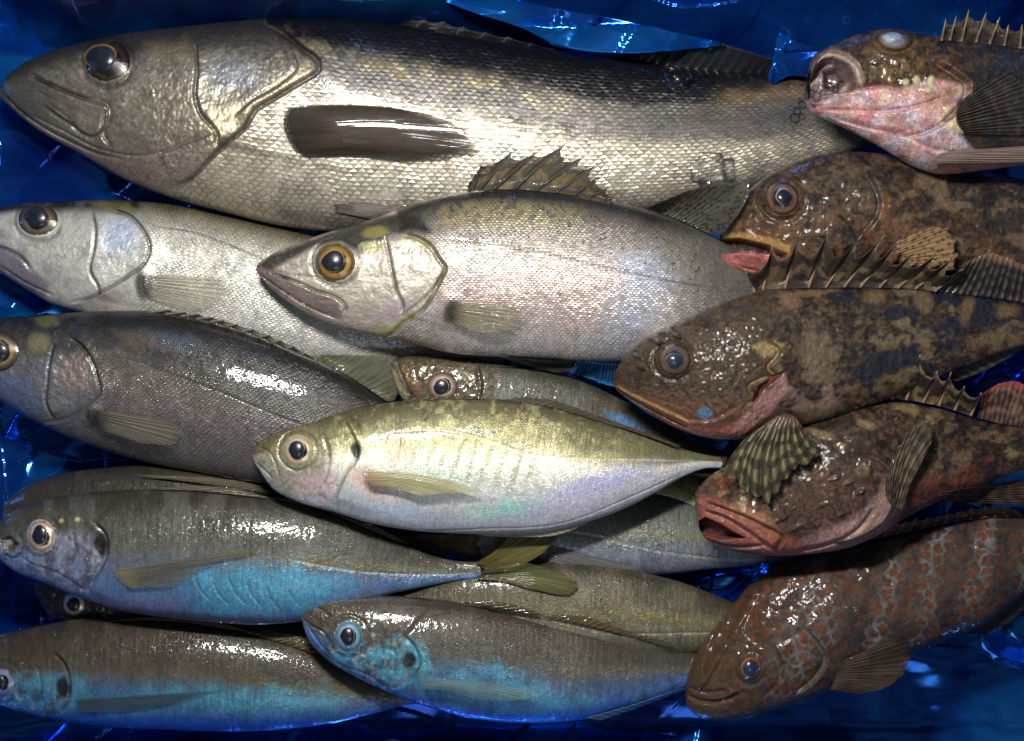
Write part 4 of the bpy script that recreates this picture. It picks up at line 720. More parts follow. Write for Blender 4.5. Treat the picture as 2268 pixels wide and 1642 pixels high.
b.mixc(sst(1250, 1500, b.X) * sst(.55, .4, b.s) * .85, C(96, 96, 68)); b.mixc(sst(1240, 1320, b.X) * sst(.5, .6, b.s) * .3, C(170, 166, 190))
bar = sst(.55, .85, .5 + .5 * np.sin((b.X + (b.Y - 1000) * .35 + 16 * fbm(b.X, b.Y, 40, seed=5)) / 34 * 2 * math.pi)); b.mixc(bar * region(b.X, b.Y, [(860, 975), (1160, 965), (1200, 1040), (1120, 1090), (1000, 1060), (880, 1020)], 26) * .45, C(130, 132, 104))
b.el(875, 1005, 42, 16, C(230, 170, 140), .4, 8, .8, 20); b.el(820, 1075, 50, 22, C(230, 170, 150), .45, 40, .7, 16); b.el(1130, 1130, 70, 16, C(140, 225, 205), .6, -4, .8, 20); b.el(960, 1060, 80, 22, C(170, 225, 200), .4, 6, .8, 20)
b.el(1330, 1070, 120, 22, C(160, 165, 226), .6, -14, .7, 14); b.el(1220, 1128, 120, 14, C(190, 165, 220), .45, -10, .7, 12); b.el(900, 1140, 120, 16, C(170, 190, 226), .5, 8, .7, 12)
b.reg([(556, 1010), (600, 970), (640, 950), (700, 945), (740, 990), (700, 1090), (640, 1100), (590, 1060)], 12, C(128, 122, 96), .75, 8)
b.reg([(640, 1060), (700, 1050), (740, 1040), (760, 1090), (720, 1120), (650, 1090)], 12, C(206, 176, 186), .6, 12); b.reg([(560, 1010), (590, 1000), (625, 960), (600, 965)], 4, C(90, 76, 50), .6, 4)
b.mottle(9, .5, .7, C(80, 76, 46), .4, 75, mask=sst(760, 720, b.X))
op = [(762, 925), (782, 960), (794, 990), (792, 1020), (770, 1050), (756, 1080), (742, 1120)]
b.plate(op, .0022, 2.5, 50, -1, C(70, 66, 44), .75, 4); b.plate([(722, 965), (732, 1000), (728, 1050), (700, 1095)], .0012, 3, 40, -1, C(120, 110, 90), .4, 4)
b.groove([(772, 918), (790, 940), (800, 965)], 6, .0008, C(36, 36, 26), .7); b.el(789, 998, 13, 19, C(20, 20, 14), .95, 0, .35, 4); b.bump(789, 998, 14, 18, -.001)
b.groove([(566, 1024), (584, 1040), (604, 1060)], 2.4, .001, C(50, 44, 30), .7); b.groove([(572, 990), (592, 998), (612, 1030), (618, 1060)], 3, .0008, C(90, 80, 60), .5)
b.groove([(860, 960), (960, 952), (1080, 975), (1170, 1006), (1260, 1014), (1400, 1018), (1560, 1022)], 2.2, .0003, C(220, 218, 190), .55)
b.groove([(660 + 42 * math.cos(a), 998 + 44 * math.sin(a)) for a in np.linspace(0, 6.28, 18)], 4, .0008, C(70, 66, 40), .45); b.bump(660, 998, 44, 44, .0015)
b.groove([(925, 905), (935, 920), (945, 930)], 7, .0006, C(60, 64, 60), .6)
b.groove([(900, 1178), (1060, 1172), (1240, 1160), (1400, 1100), (1520, 1045)], 2, .0004, C(150, 140, 160), .4)
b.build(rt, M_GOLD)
eye(b, rt, 660, 998, 36, 38, 20, [(0, BLK), (.55, BLK), (.58, C(226, 210, 190)), (.68, C(226, 176, 150)), (.80, C(150, 170, 140)), (.9, C(190, 180, 130)), (1, C(84, 78, 50))], 0, .0045, C(235, 225, 205), poff=(-3, -1), pry=23, seed=11)
fin(rt, 'pectoral_fin', [(803, 1042), (802, 1052), (810, 1066), (826, 1076)], [(1078, 1092), (1010, 1094), (930, 1100)], 12, .094, .094, .0006, .55, C(176, 172, 130), C(128, 120, 80), nb=60, seed=34, basec=C(150, 110, 100), base_a=.6, lift=.001, bulge=-.05)
fin(rt, 'dorsal_fin', [(880, 892), (960, 886), (1060, 884)], [(900, 884), (980, 878), (1074, 882)], 7, .074, .074, .001, .9, C(54, 50, 34), C(80, 74, 50), nb=20, seed=35, cling=False)
fin(rt, 'dorsal_fin', [(1110, 887), (1200, 898), (1300, 924), (1420, 962), (1500, 990)], [(1150, 880), (1215, 884), (1310, 916), (1430, 958), (1510, 988)], 22, .073, .072, .001, .92, C(64, 60, 44), C(40, 38, 30), nb=24, seed=36, cling=False)
fin(rt, 'anal_fin', [(1030, 1180), (1130, 1180), (1230, 1174), (1300, 1156)], [(1080, 1188), (1140, 1190), (1240, 1184), (1306, 1158)], 14, .07, .068, .001, .9, C(176, 170, 160), C(140, 130, 110), nb=24, seed=37, cling=False)
fin(rt, 'tail_fin', [(1596, 1012), (1600, 1025), (1596, 1037)], [(1660, 962), (1640, 1000), (1625, 1030), (1650, 1075)], 16, .066, .062, .001, .97, C(60, 54, 34), C(40, 36, 24), nb=40, seed=38)
b_bubble = None

# ================================================================== right side: grouper and rockfish
# ---- spotted grouper
rt = tag(root('grouper', 1900, 1350), 'brown fish at the bottom right covered in orange brown spots and pale net', 'fish')
b = Body([(1518, 1528, 1518, 1546), (1520, 1508, 1522, 1564), (1530, 1478, 1538, 1582), (1548, 1436, 1572, 1593), (1575, 1396, 1628, 1592), (1622, 1342, 1700, 1575), (1659, 1298, 1762, 1558), (1710, 1261, 1832, 1532), (1777, 1231, 1900, 1505), (1860, 1210, 1970, 1470), (1950, 1190, 2045, 1435), (2040, 1168, 2120, 1405), (2130, 1150, 2190, 1375), (2213, 1142, 2268, 1315), (2300, 1140, 2350, 1260), (2380, 1150, 2400, 1230)], .050, .29)
base = C(82, 62, 50); b.grad([(0, C(58, 46, 40)), (.3, C(84, 66, 56)), (.6, C(92, 76, 68)), (1, C(74, 62, 56))], .08, 70, 81); b.met[:] = .05
mid = (b.X * 1.0); hd = sst(1760, 1680, b.X + (b.Y - 1400) * .0)
bars = np.zeros_like(b.X)
for cx, tilt in ((1795, -8), (1960, 26), (2050, 24), (2160, 24), (2260, 22)):
    bars = np.maximum(bars, np.exp(-(((b.X + (b.Y - 1330) * .16 - cx) + (fbm(b.X, b.Y, 50, seed=cx) - .5) * 40) / 22) ** 2))
bars = np.maximum(bars, region(b.X, b.Y, [(1690, 1370), (1860, 1340), (1850, 1420), (1800, 1480), (1780, 1540), (1700, 1560), (1650, 1500), (1700, 1430)], 30) * .7)
net_m = np.clip(bars * 1.1 * (fbm(b.X, b.Y, 60, seed=188) * 1.3), 0, 1)
f1, f2, iv = cells(b.X + (fbm(b.X, b.Y, 22, seed=301) - .5) * 22, b.Y + (fbm(b.X, b.Y, 22, seed=302) - .5) * 22, 24, 82, .9); gap = f2 - f1
b.mottle(50, .4, .65, C(44, 42, 50), .75, 83, mask=(1 - bars)); b.mottle(60, .5, .7, C(104, 66, 40), .7, 84, mask=hd)
b.mixc((1 - sst(.06, .40, gap)) * net_m * .85 * (1 - hd * .75) * sst(.97, .85, b.s), C(150, 148, 152))
b.mixc((1 - sst(.30, .42, f1)) * np.clip(bars * .6 + .55 + .3 * hd, 0, 1) * (.35 + .65 * (iv > .4)) * .85, C(124, 68, 38))
b.mixc(sst(.82, .95, b.s) * sst(1860, 1800, b.X) * .6, C(104, 88, 80))
b.mixc(sst(1700, 1590, b.X) * .55, C(104, 78, 54)); b.mottle(9, .45, .7, C(60, 46, 38), .35, 86)
b.col = b.col * np.array([.66, .70, .68])
b.groove([(1524, 1540), (1548, 1552), (1580, 1556), (1614, 1548), (1640, 1535)], 4, .0022, C(50, 40, 34), .6); b.groove([(1520, 1520), (1560, 1534), (1610, 1530)], 4, .001, C(70, 54, 44), .4)
b.plate([(1770, 1380), (1810, 1420), (1830, 1460), (1810, 1500), (1760, 1540)], .003, 3, 60, -1, C(120, 116, 116), .5, 5); b.plate([(1715, 1430), (1735, 1470), (1725, 1515), (1690, 1550)], .0016, 3, 50, -1, C(60, 46, 42), .4, 4)
b.groove([(1690 - 30, 1300), (1620, 1380), (1580, 1440), (1550, 1500)], 9, .0012); b.groove([(1640, 1310), (1600, 1372), (1566, 1440)], 3, .0009)
b.groove([(1662 + 34 * math.cos(a), 1480 + 36 * math.sin(a)) for a in np.linspace(0, 6.28, 16)], 5, .0009, C(50, 44, 36), .5); b.bump(1662, 1478, 44, 46, .0028); b.rough(50, .003, 87); b.rough(18, .0008, 88)
d, _, t_ = pdist(b.X, b.Y, curve([(1668, 1310), (1640, 1375), (1605, 1430), (1575, 1480), (1548, 1520)], 20)); b.Z += .0022 * np.exp(-(d / 9) ** 2) * b.wgt
b.build(rt, M_GROUP)
eye(b, rt, 1662, 1480, 25, 28, 19, [(0, BLK), (.7, C(40, 50, 76)), (.75, C(150, 110, 60)), (.85, C(120, 84, 50)), (1, C(66, 50, 38))], 8, .004, C(206, 150, 90), pry=22, pcol=C(36, 44, 66), seed=12)
fin(rt, 'pectoral_fin', [(1838, 1528), (1852, 1495), (1868, 1462)], [(1900, 1537), (1950, 1528), (1992, 1505), (2018, 1460), (2014, 1425), (1980, 1412)], 16, .07, .06, .0015, .98, C(74, 60, 50), C(56, 45, 38), nb=50, seed=39, ridge=.0002, lift=.004, raydark=.3, band=(C(48, 42, 40), 1.2, .5, .5))
fin(rt, 'dorsal_fin', [(1900, 1200), (1990, 1182), (2090, 1160), (2200, 1146), (2290, 1142)], [(1930, 1170), (2000, 1152), (2080, 1140), (2150, 1126), (2210, 1116), (2270, 1140)], 14, .052, .058, .001, .95, C(66, 58, 56), C(96, 80, 74), nb=30, seed=40, spiny=True, notch=.2, spine_c=C(110, 80, 70), spots=(C(130, 70, 44), 18, .3))
fin(rt, 'anal_fin', [(2120, 1404), (2190, 1374), (2268, 1316)], [(2200, 1402), (2250, 1370), (2290, 1320)], 12, .05, .048, .001, .98, C(30, 34, 40), C(44, 50, 56), nb=24, seed=41, cling=False)
# ---- rockfish second from top
def rock(st, z0, k, seed, step=2.3, zslope=(0, 0), pal=None, kf=None):
    b = Body(st, z0, k, step=step, zslope=zslope, kf=kf, power=.85); a, m, c, d = pal
    b.grad([(0, a), (.3, m), (.65, m * .6 + c * .5), (.85, c), (1, c)], .12, 80, seed); b.met[:] = .03
    b.mottle(70, .45, .6, d, .85, seed + 1, 50); b.mottle(34, .52, .62, a * .6, .7, seed + 2, 28); b.mottle(44, .56, .68, C(104, 86, 66), .5, seed + 3, 30); b.mottle(12, .45, .7, a * .7, .45, seed + 4, 20)
    b.rough(46, .0018, seed + 5); b.rough(14, .0009, seed + 6); b.rough(7, .0005, seed + 8); b.mottle(26, .54, .66, C(112, 92, 70), .45, seed + 13, 14); b.mottle(16, .54, .62, C(26, 22, 22), .6, seed + 14, 12); b.mottle(8, .56, .66, C(120, 98, 72), .4, seed + 15, 6)
    b.col = b.col ** 1.10 * .92; return b
BR = C(80, 62, 48)
rt = tag(root('rockfish', 1930, 480), 'brown mottled fish second from the top at right, round clear eye, pink lower lip', 'fish', 'rockfish stacked at the right')
b = rock([(1596, 520, 1594, 574), (1608, 498, 1606, 590), (1628, 462, 1634, 600), (1655, 425, 1668, 610), (1690, 396, 1712, 622), (1743, 368, 1770, 635), (1800, 347, 1820, 645), (1870, 337, 1880, 650), (1945, 340, 1945, 655), (2020, 350, 2020, 655), (2120, 368, 2120, 650), (2268, 400, 2268, 640), (2400, 440, 2400, 620)], .066, .26, 91, pal=(C(52, 43, 34), C(84, 62, 46), C(92, 66, 54), C(66, 56, 50)))
b.mottle(40, .5, .62, C(108, 70, 52), .6, 95, mask=sst(.45, .6, b.s)); b.reg([(2080, 380), (2300, 400), (2300, 560), (2150, 500)], 30, C(44, 42, 48), .7, 30)
b.reg([(1600, 500), (1640, 480), (1720, 500), (1800, 540), (1760, 600), (1700, 540)], 16, C(92, 62, 36), .5, 8)
b.reg([(1599, 512), (1640, 516), (1700, 524), (1752, 545), (1748, 566), (1690, 540), (1640, 530), (1602, 530)], 4, C(150, 120, 70), .9, 3)
b.carve([(1592, 531), (1640, 530), (1700, 544), (1742, 564), (1730, 574), (1660, 558), (1592, 560)], 3.5, .012, C(44, 24, 22))
b.carve([(1580, 500), (1598, 500), (1604, 560), (1580, 560)], 5, .004)
b.reg([(1590, 562), (1650, 556), (1700, 562), (1760, 580), (1780, 620), (1700, 620), (1610, 600)], 5, C(176, 110, 104), .85, 4); b.reg([(1625, 564), (1690, 570), (1700, 590), (1640, 584)], 5, C(120, 60, 56), .7, 3)
b.mottle(40, .53, .62, C(110, 92, 72), .6, 405, 24, mask=sst(1960, 2010, b.X)); b.mottle(36, .54, .62, C(26, 24, 30), .7, 407, 26, mask=sst(1960, 2010, b.X))
b.el(1808, 442, 24, 13, C(20, 18, 18), .85, 10, .4, 6); b.plate([(1915, 376), (1942, 420), (1950, 460), (1930, 500), (1900, 530)], .003, 3, 70, -1, C(50, 50, 50), .7, 8)
b.reg([(1950, 425), (1965, 430), (1975, 500), (1955, 520), (1944, 470)], 8, C(120, 84, 60), .6, 6); b.plate([(1850, 470), (1880, 500), (1895, 540), (1870, 570)], .002, 3, 50, -1, C(40, 34, 30), .5, 5)
b.groove([(1733 + 50 * math.cos(a), 440 + 50 * math.sin(a)) for a in np.linspace(0, 6.28, 18)], 6, .0018, C(50, 36, 26), .5); b.bump(1733, 440, 54, 54, .003)
b.groove([(1640, 590), (1700, 606), (1760, 610)], 4, .0015, C(100, 60, 56), .5)
b.build(rt, M_ROCK)
eye(b, rt, 1733, 440, 38, 37, 19, [(0, BLK), (.5, C(40, 34, 34)), (.6, C(96, 76, 66)), (.78, C(120, 96, 84)), (.88, C(80, 56, 40)), (1, C(56, 40, 28))], 0, .007, C(206, 190, 170), poff=(5, -4), pcol=C(16, 22, 34), seed=13)
fin(rt, 'pectoral_fin', [(1975, 540), (1985, 565), (1996, 592)], [(2060, 500), (2110, 512), (2124, 550), (2118, 600)], 12, .088, .088, .0015, .95, C(130, 104, 76), C(150, 120, 84), nb=40, seed=42, spots=(C(34, 30, 34), 13, .33), ragged=.08, lift=.002)
# ---- rockfish fourth: open pink mouth, lower
rt = tag(root('rockfish', 1800, 1090), 'brown fish with gaping pink mouth, lying just above the orange spotted fish', 'fish', 'rockfish stacked at the right')
b = rock([(1540, 1092, 1546, 1166), (1548, 1080, 1556, 1186), (1570, 1056, 1580, 1206), (1612, 1032, 1624, 1219), (1690, 992, 1700, 1231), (1770, 942, 1790, 1227), (1837, 914, 1870, 1215), (1900, 896, 1935, 1190), (1978, 890, 2000, 1150), (2079, 905, 2079, 1110), (2180, 934, 2180, 1072), (2268, 947, 2268, 1040), (2360, 960, 2360, 1010)], .078, .26, 101, pal=(C(44, 34, 32), C(72, 52, 44), C(96, 64, 56), C(50, 38, 38)), kf=[(0, .34), (.4, .30), (.6, .25), (1, .25)])
b.mixc(sst(1960, 1880, b.X) * sst(1000, 1060, b.Y) * .55, C(86, 62, 50)); b.mottle(10, .45, .62, C(50, 36, 28), .7, 105, mask=sst(1960, 1880, b.X)); b.mottle(12, .55, .66, C(150, 124, 84), .6, 106, 8, mask=sst(1720, 1660, b.X) * sst(1180, 1130, b.Y))
b.mottle(60, .5, .6, C(104, 52, 46), .6, 107, mask=sst(1950, 2010, b.X) * sst(.4, .6, b.s))
# pink chin and gill skirt
b.reg([(1700, 1250), (1780, 1190), (1880, 1160), (1950, 1100), (1985, 1020), (2000, 1120), (1960, 1180), (1880, 1230)], 14, C(170, 134, 136), .75, 16)
b.reg([(1820, 1180), (1900, 1150), (1960, 1080), (1970, 1040), (1980, 1080), (1930, 1180), (1860, 1215)], 8, C(150, 126, 110), .6, 6)
b.reg([(1545, 1100), (1580, 1100), (1660, 1140), (1730, 1180), (1800, 1210), (1760, 1250), (1600, 1240), (1540, 1180)], 10, C(150, 86, 78), .8, 12)
b.reg([(1620, 1110), (1700, 1140), (1740, 1190), (1730, 1215), (1690, 1180), (1640, 1150), (1600, 1120)], 6, C(140, 96, 66), .75, 6)
b.reg([(1560, 1195), (1620, 1208), (1690, 1212), (1680, 1232), (1600, 1226)], 5, C(120, 88, 84), .7, 4)
b.carve([(1550, 1157), (1562, 1148), (1590, 1160), (1630, 1184), (1648, 1192), (1600, 1196), (1566, 1188), (1552, 1176)], 3, .012, C(84, 46, 46))
b.plate([(1556, 1128), (1590, 1136), (1640, 1162), (1680, 1190), (1722, 1220)], .004, 3, 26, -1, C(176, 126, 116), .6, 5); b.plate([(1560, 1108), (1620, 1130), (1680, 1156), (1736, 1196), (1722, 1222)], .003, 3, 40, -1, C(100, 50, 44), .6, 4)
b.groove([(1554, 1186), (1590, 1206), (1640, 1212), (1700, 1208)], 4, .002, C(110, 60, 60), .6); b.groove([(1760, 1222), (1840, 1204), (1900, 1170), (1940, 1120)], 5, .002, C(120, 90, 96), .5)
b.plate([(1900, 1010), (1940, 1020), (1968, 1050), (1978, 1100), (1960, 1150), (1900, 1190), (1840, 1205)], .005, 3, 70, 1, C(120, 96, 84), .5, 7)
b.el(1910, 1042, 14, 14, C(120, 104, 84), .6); b.bump(1912, 1040, 12, 14, .002); b.bump(1600, 1088, 26, 22, .004); b.el(1596, 1072, 26, 16, C(100, 50, 40), .6, -20, .4, 5)
for q in [(1818, 962, 30, 10, 20), (1920, 940, 20, 9, 20), (2010, 905, 34, 9, 18), (2060, 935, 16, 18, 0), (2240, 1000, 14, 14, 0), (1860, 985, 14, 6, -20), (1855, 905, 22, 10, 10), (2035, 905, 24, 6, 30)]: b.el(q[0], q[1], q[2], q[3], C(124, 108, 74), .75, q[4], .5, 8)
for q in [(1640, 1052), (1665, 1040), (1690, 1022), (1715, 1010), (1600, 1072), (1850, 1060), (1880, 1070), (1905, 1090), (1780, 990), (1820, 1120), (1860, 1140), (1730, 1150), (1760, 1170)]: b.bump(q[0], q[1], 13, 3.5, .0018, -25)
b.mottle(34, .53, .62, C(112, 96, 74), .6, 401, 22, mask=sst(1990, 2050, b.X) * sst(.75, .6, b.s)); b.mottle(30, .54, .62, C(24, 20, 24), .7, 403, 24, mask=sst(1980, 2040, b.X))
b.rough(5, .0008, 108, region(b.X, b.Y, [(1700, 1100), (1800, 1090), (1820, 1140), (1780, 1160), (1700, 1150)], 20))
b.build(rt, M_ROCK)
fin(rt, 'dorsal_fin', [(1836, 916), (1850, 905), (1875, 897), (1905, 890), (1940, 886), (1975, 885), (2010, 887), (2045, 893), (2080, 900), (2115, 910), (2150, 922)], [(1846, 866), (1881, 829), (1918, 799), (1952, 788), (1982, 779), (2015, 784), (2046, 793), (2084, 813), (2110, 834), (2132, 854), (2174, 862)], 10, .079, .10, .001, .88, C(50, 40, 38), C(62, 48, 44), nb=50, seed=43, spiny=True, notch=.28, spine_c=C(150, 118, 104), band=(C(130, 116, 82), 1.8, .62, .65), ridge=.0005, exact=True)
fin(rt, 'dorsal_fin', [(2165, 926), (2220, 940), (2290, 950)], [(2176, 872), (2210, 850), (2262, 846), (2320, 900)], 12, .078, .088, .001, .93, C(56, 40, 38), C(130, 100, 80), nb=30, seed=44, rayband=4, edgec=C(190, 90, 80), band=(C(130, 100, 80), 2, .7, .5))
fin(rt, 'pectoral_fin', [(1962, 1100), (1975, 1120), (2000, 1132)], [(1968, 1036), (1992, 985), (2050, 936), (2064, 958), (2046, 1020)], 11, .098, .098, .0018, .97, C(46, 38, 36), C(136, 120, 92), nb=50, seed=45, rayband=5, rw=.5, ridge=.0003, bulge=-.06, lift=.003, ragged=.05)
fin(rt, 'pelvic_fin', [(2080, 1112), (2082, 1098), (2090, 1085)], [(2300, 1118), (2300, 1090), (2290, 1060)], 9, .07, .07, .0015, .95, C(40, 30, 30), C(110, 90, 76), nb=40, seed=46, rayband=6, ridge=.0006)
# ---- rockfish third: large with raised spines
rt = tag(root('rockfish', 1900, 780), 'dark mottled fish third from the top at right, tall spiny fin, striped fan fin', 'fish', 'rockfish stacked at the right')
b = rock([(1358, 836, 1359, 856), (1364, 820, 1370, 868), (1382, 795, 1392, 886), (1422, 755, 1434, 914), (1480, 722, 1492, 946), (1560, 688, 1562, 969), (1640, 657, 1640, 973), (1710, 641, 1700, 955), (1790, 637, 1780, 942), (1860, 637, 1850, 925), (1950, 637, 1950, 890), (2045, 641, 2050, 850), (2150, 655, 2150, 810), (2268, 672, 2268, 765), (2360, 685, 2360, 740)], .082, .27, 111, pal=(C(48, 40, 33), C(58, 50, 42), C(96, 74, 60), C(42, 44, 50)), kf=[(0, .33), (.35, .29), (.6, .25), (1, .24)])
hd = sst(1740, 1660, b.X)
b.mixc(hd * .7, C(74, 60, 46)); b.mottle(10, .42, .6, C(46, 36, 26), .6, 113, mask=hd); b.mixc(hd * sst(.62, .85, b.s) * .6, C(108, 74, 58))
b.reg([(1400, 900), (1480, 935), (1560, 950), (1650, 940), (1660, 980), (1500, 975)], 8, C(170, 100, 92), .75, 8)
b.mottle(64, .48, .56, C(24, 30, 44), .9, 115, 50, mask=sst(1780, 1860, b.X)); b.mottle(50, .54, .66, C(108, 94, 76), .75, 116, 36, mask=sst(1740, 1800, b.X))
b.mottle(30, .5, .65, C(150, 120, 110), .5, 118, mask=region(b.X, b.Y, [(1730, 820), (1860, 820), (1860, 930), (1740, 940)], 30))
for q in [(1750, 662, 24, 18, 20), (1935, 655, 22, 16, 10), (2045, 665, 28, 18, 60), (2140, 690, 12, 30, 10), (2230, 690, 26, 16, 0), (1800, 648, 60, 6, -4)]: b.el(q[0], q[1], q[2], q[3], C(112, 90, 68), .75, q[4], .5, 10)
b.el(1562, 918, 16, 12, C(70, 130, 170), .7, 0, .5, 6); b.reg([(1663, 765), (1690, 752), (1740, 762), (1715, 790), (1680, 785)], 6, C(150, 130, 84), .7, 6)
b.plate([(1360, 852), (1392, 872), (1430, 890), (1480, 914), (1530, 938)], .0022, 2.5, 24, 1, C(170, 130, 80), .8, 5); b.groove([(1359, 856), (1392, 880), (1430, 902), (1480, 928), (1530, 952)], 3, .0022, C(40, 26, 22), .8)
ope = [(1690, 750), (1728, 778), (1716, 800), (1704, 812), (1724, 830), (1690, 842), (1662, 858), (1680, 880), (1650, 905)]
b.plate(ope, .0045, 2.5, 80, -1, C(150, 130, 90), .65, 4)
b.carve([(1732, 826), (1715, 842), (1690, 860), (1668, 900), (1672, 880), (1680, 856), (1705, 836)], 4, .004, C(96, 34, 38), .9)
b.reg([(1738, 830), (1744, 860), (1700, 920), (1650, 960), (1600, 974), (1640, 930), (1680, 880)], 7, C(170, 128, 128), .75, 5)
b.plate([(1630, 905), (1600, 925), (1560, 935), (1520, 932)], .0018, 3, 40, -1, C(120, 90, 80), .4, 4)
b.groove([(1493 + 46 * math.cos(a), 797 + 44 * math.sin(a)) for a in np.linspace(0, 6.28, 18)], 5, .0016, C(36, 28, 22), .5); b.bump(1493, 797, 50, 48, .0035)
b.groove([(1700, 720), (1760, 748), (1850, 752), (2000, 756), (2150, 745)], 3, .0005, C(110, 90, 74), .3)
for q in [(1440, 750), (1462, 735), (1488, 722), (1520, 716), (1460, 760), (1500, 745), (1560, 720), (1410, 790), (1420, 815)]: b.bump(q[0], q[1], 9, 3.5, .0042, 35)
b.rough(5, .0010, 119, hd)
for q_ in range(70):
    a = RNG.uniform(1400, 1690); c_ = RNG.uniform(720, 930); b.bump(a, c_, RNG.uniform(2.5, 5), RNG.uniform(2.5, 4), RNG.uniform(-.0008, .0012))
b.build(rt, M_ROCK)
eye(b, rt, 1494, 797, 37, 36, 20, [(0, C(30, 36, 46)), (.5, C(50, 56, 66)), (.62, C(96, 84, 78)), (.8, C(104, 84, 70)), (.9, C(66, 50, 38)), (1, C(44, 34, 26))], 0, .007, C(130, 110, 90), poff=(1, 4), pcol=C(34, 44, 58), seed=14)
fin(rt, 'dorsal_fin', [(1672, 648), (1690, 643), (1735, 640), (1785, 638), (1820, 638), (1860, 637), (1905, 637), (1950, 638), (1990, 639), (2030, 641), (2070, 646)], [(1658, 606), (1706, 552), (1766, 526), (1836, 518), (1890, 512), (1942, 524), (1992, 541), (2037, 552), (2072, 564), (2107, 572), (2137, 588)], 10, .083, .108, .001, .88, C(48, 41, 37), C(58, 48, 42), nb=60, seed=47, spiny=True, notch=.42, spine_c=C(124, 106, 90), band=(C(112, 98, 74), 1.8, .62, .6), ridge=.0005, exact=True)
fin(rt, 'dorsal_fin', [(2080, 648), (2160, 656), (2268, 672), (2330, 684)], [(2140, 580), (2190, 560), (2236, 572), (2268, 586), (2320, 620)], 16, .083, .098, .001, .95, C(34, 34, 40), C(112, 98, 82), nb=44, seed=48, rayband=4,  edgec=C(140, 110, 90), ridge=.0006)
fin(rt, 'anal_fin', [(2090, 836), (2170, 800), (2268, 758)], [(2120, 846), (2190, 818), (2275, 770)], 8, .08, .078, .001, .9, C(44, 46, 48), C(80, 90, 96), nb=20, seed=49, cling=False)
fin(rt, 'pectoral_fin', [(1704, 934), (1708, 930), (1713, 926), (1719, 923), (1726, 920), (1733, 918), (1740, 917), (1747, 917), (1753, 919), (1759, 922), (1764, 926), (1768, 931)], [(1596, 1060), (1622, 1062), (1640, 1082), (1655, 1096), (1672, 1108), (1702, 1130), (1720, 1098), (1742, 1068), (1764, 1046), (1790, 1030), (1816, 1012), (1812, 976)], 11, .106, .104, .0025, .95, C(30, 28, 25), C(136, 126, 92), nb=90, seed=50, rayband=4.5, rw=.40, ridge=.0004, lift=.002, ragged=.06, raydark=.9, basec=C(110, 82, 70), base_a=.7, exact=True, bulge=.10, split=.08)

# ---- rockfish at the top with gaping mouth and pink throat
rt = tag(root('rockfish', 2000, 220), 'gaping fish at the top right with pale pink throat and milky bulging eye', 'fish', 'rockfish stacked at the right')
b = rock([(1796, 136, 1786, 226), (1804, 122, 1792, 242), (1830, 106, 1818, 258), (1865, 90, 1852, 274), (1910, 75, 1905, 300), (1965, 66, 1955, 327), (2029, 76, 2029, 370), (2092, 84, 2080, 385), (2180, 92, 2180, 377), (2268, 100, 2268, 366), (2350, 112, 2350, 350), (2440, 130, 2440, 330)], .092, .28, 121, pal=(C(56, 44, 34), C(84, 62, 44), C(84, 62, 44), C(60, 50, 44)), kf=[(0, .36), (.4, .32), (1, .27)])
b.mixc(sst(2080, 2180, b.X + (b.Y - 200) * .2) * .8, C(34, 38, 46)); b.mottle(30, .5, .65, C(70, 56, 44), .7, 125, 16, mask=sst(2080, 2180, b.X)); b.mottle(20, .5, .65, C(120, 90, 50), .6, 126, mask=region(b.X, b.Y, [(1900, 130), (2100, 130), (2100, 220), (1950, 210)], 20))
pink = region(b.X, b.Y, [(1780, 225), (1830, 214), (1880, 205), (1940, 196), (2000, 196), (2060, 176), (2100, 182), (2140, 190), (2142, 216), (2110, 255), (2120, 300), (2160, 340), (2290, 350), (2290, 400), (2000, 400), (1800, 280)], 8)
b.mixc(pink * .95, C(190, 152, 152)); b.mottle(40, .48, .62, C(196, 130, 136), .7, 127, 26, mask=pink); b.mottle(36, .52, .62, C(190, 190, 214), .6, 128, 24, mask=pink); b.mottle(22, .56, .66, C(206, 190, 170), .4, 129, mask=pink); b.mottle(26, .54, .68, C(120, 82, 70), .5, 130, 14, mask=pink)
b.reg([(1786, 222), (1850, 205), (1860, 212), (1810, 235), (1788, 240)], 5, C(84, 70, 72), .7, 4)
b.carve([(1784, 196), (1806, 150), (1824, 132), (1848, 128), (1882, 146), (1896, 176), (1888, 200), (1850, 204), (1800, 214), (1770, 215)], 5, .014, C(104, 86, 88))
b.carve([(1838, 150), (1868, 142), (1884, 170), (1862, 190), (1840, 184)], 9, .007, C(50, 34, 36), .85)
b.plate([(1802, 190), (1806, 140), (1828, 118), (1862, 120), (1892, 138), (1908, 168), (1912, 198)], .003, 3, 16, -1, C(190, 170, 164), .8, 7)
b.plate([(1786, 228), (1830, 226), (1870, 206), (1905, 204)], .002, 3, 20, 1, C(190, 160, 160), .5, 4)
b.plate([(2060, 130), (2110, 160), (2144, 190), (2140, 216), (2114, 254), (2078, 284), (2012, 306), (1950, 294)], .006, 3, 80, -1, C(90, 70, 60), .5, 7)
b.reg([(2070, 200), (2144, 185), (2136, 216), (2090, 240), (2040, 230)], 14, C(130, 112, 74), .6, 8)
b.groove([(1820, 244), (1880, 244), (1960, 246), (2040, 232), (2100, 212)], 4, .002, C(180, 120, 124), .6); b.groove([(1850, 262), (1940, 286), (2010, 296)], 5, .0025, C(150, 96, 104), .5); b.groove([(1900, 196), (1960, 190), (2020, 210)], 5, .0018, C(170, 96, 96), .5); b.groove([(2010, 306), (2060, 330), (2120, 340)], 5, .002, C(170, 120, 126), .5)
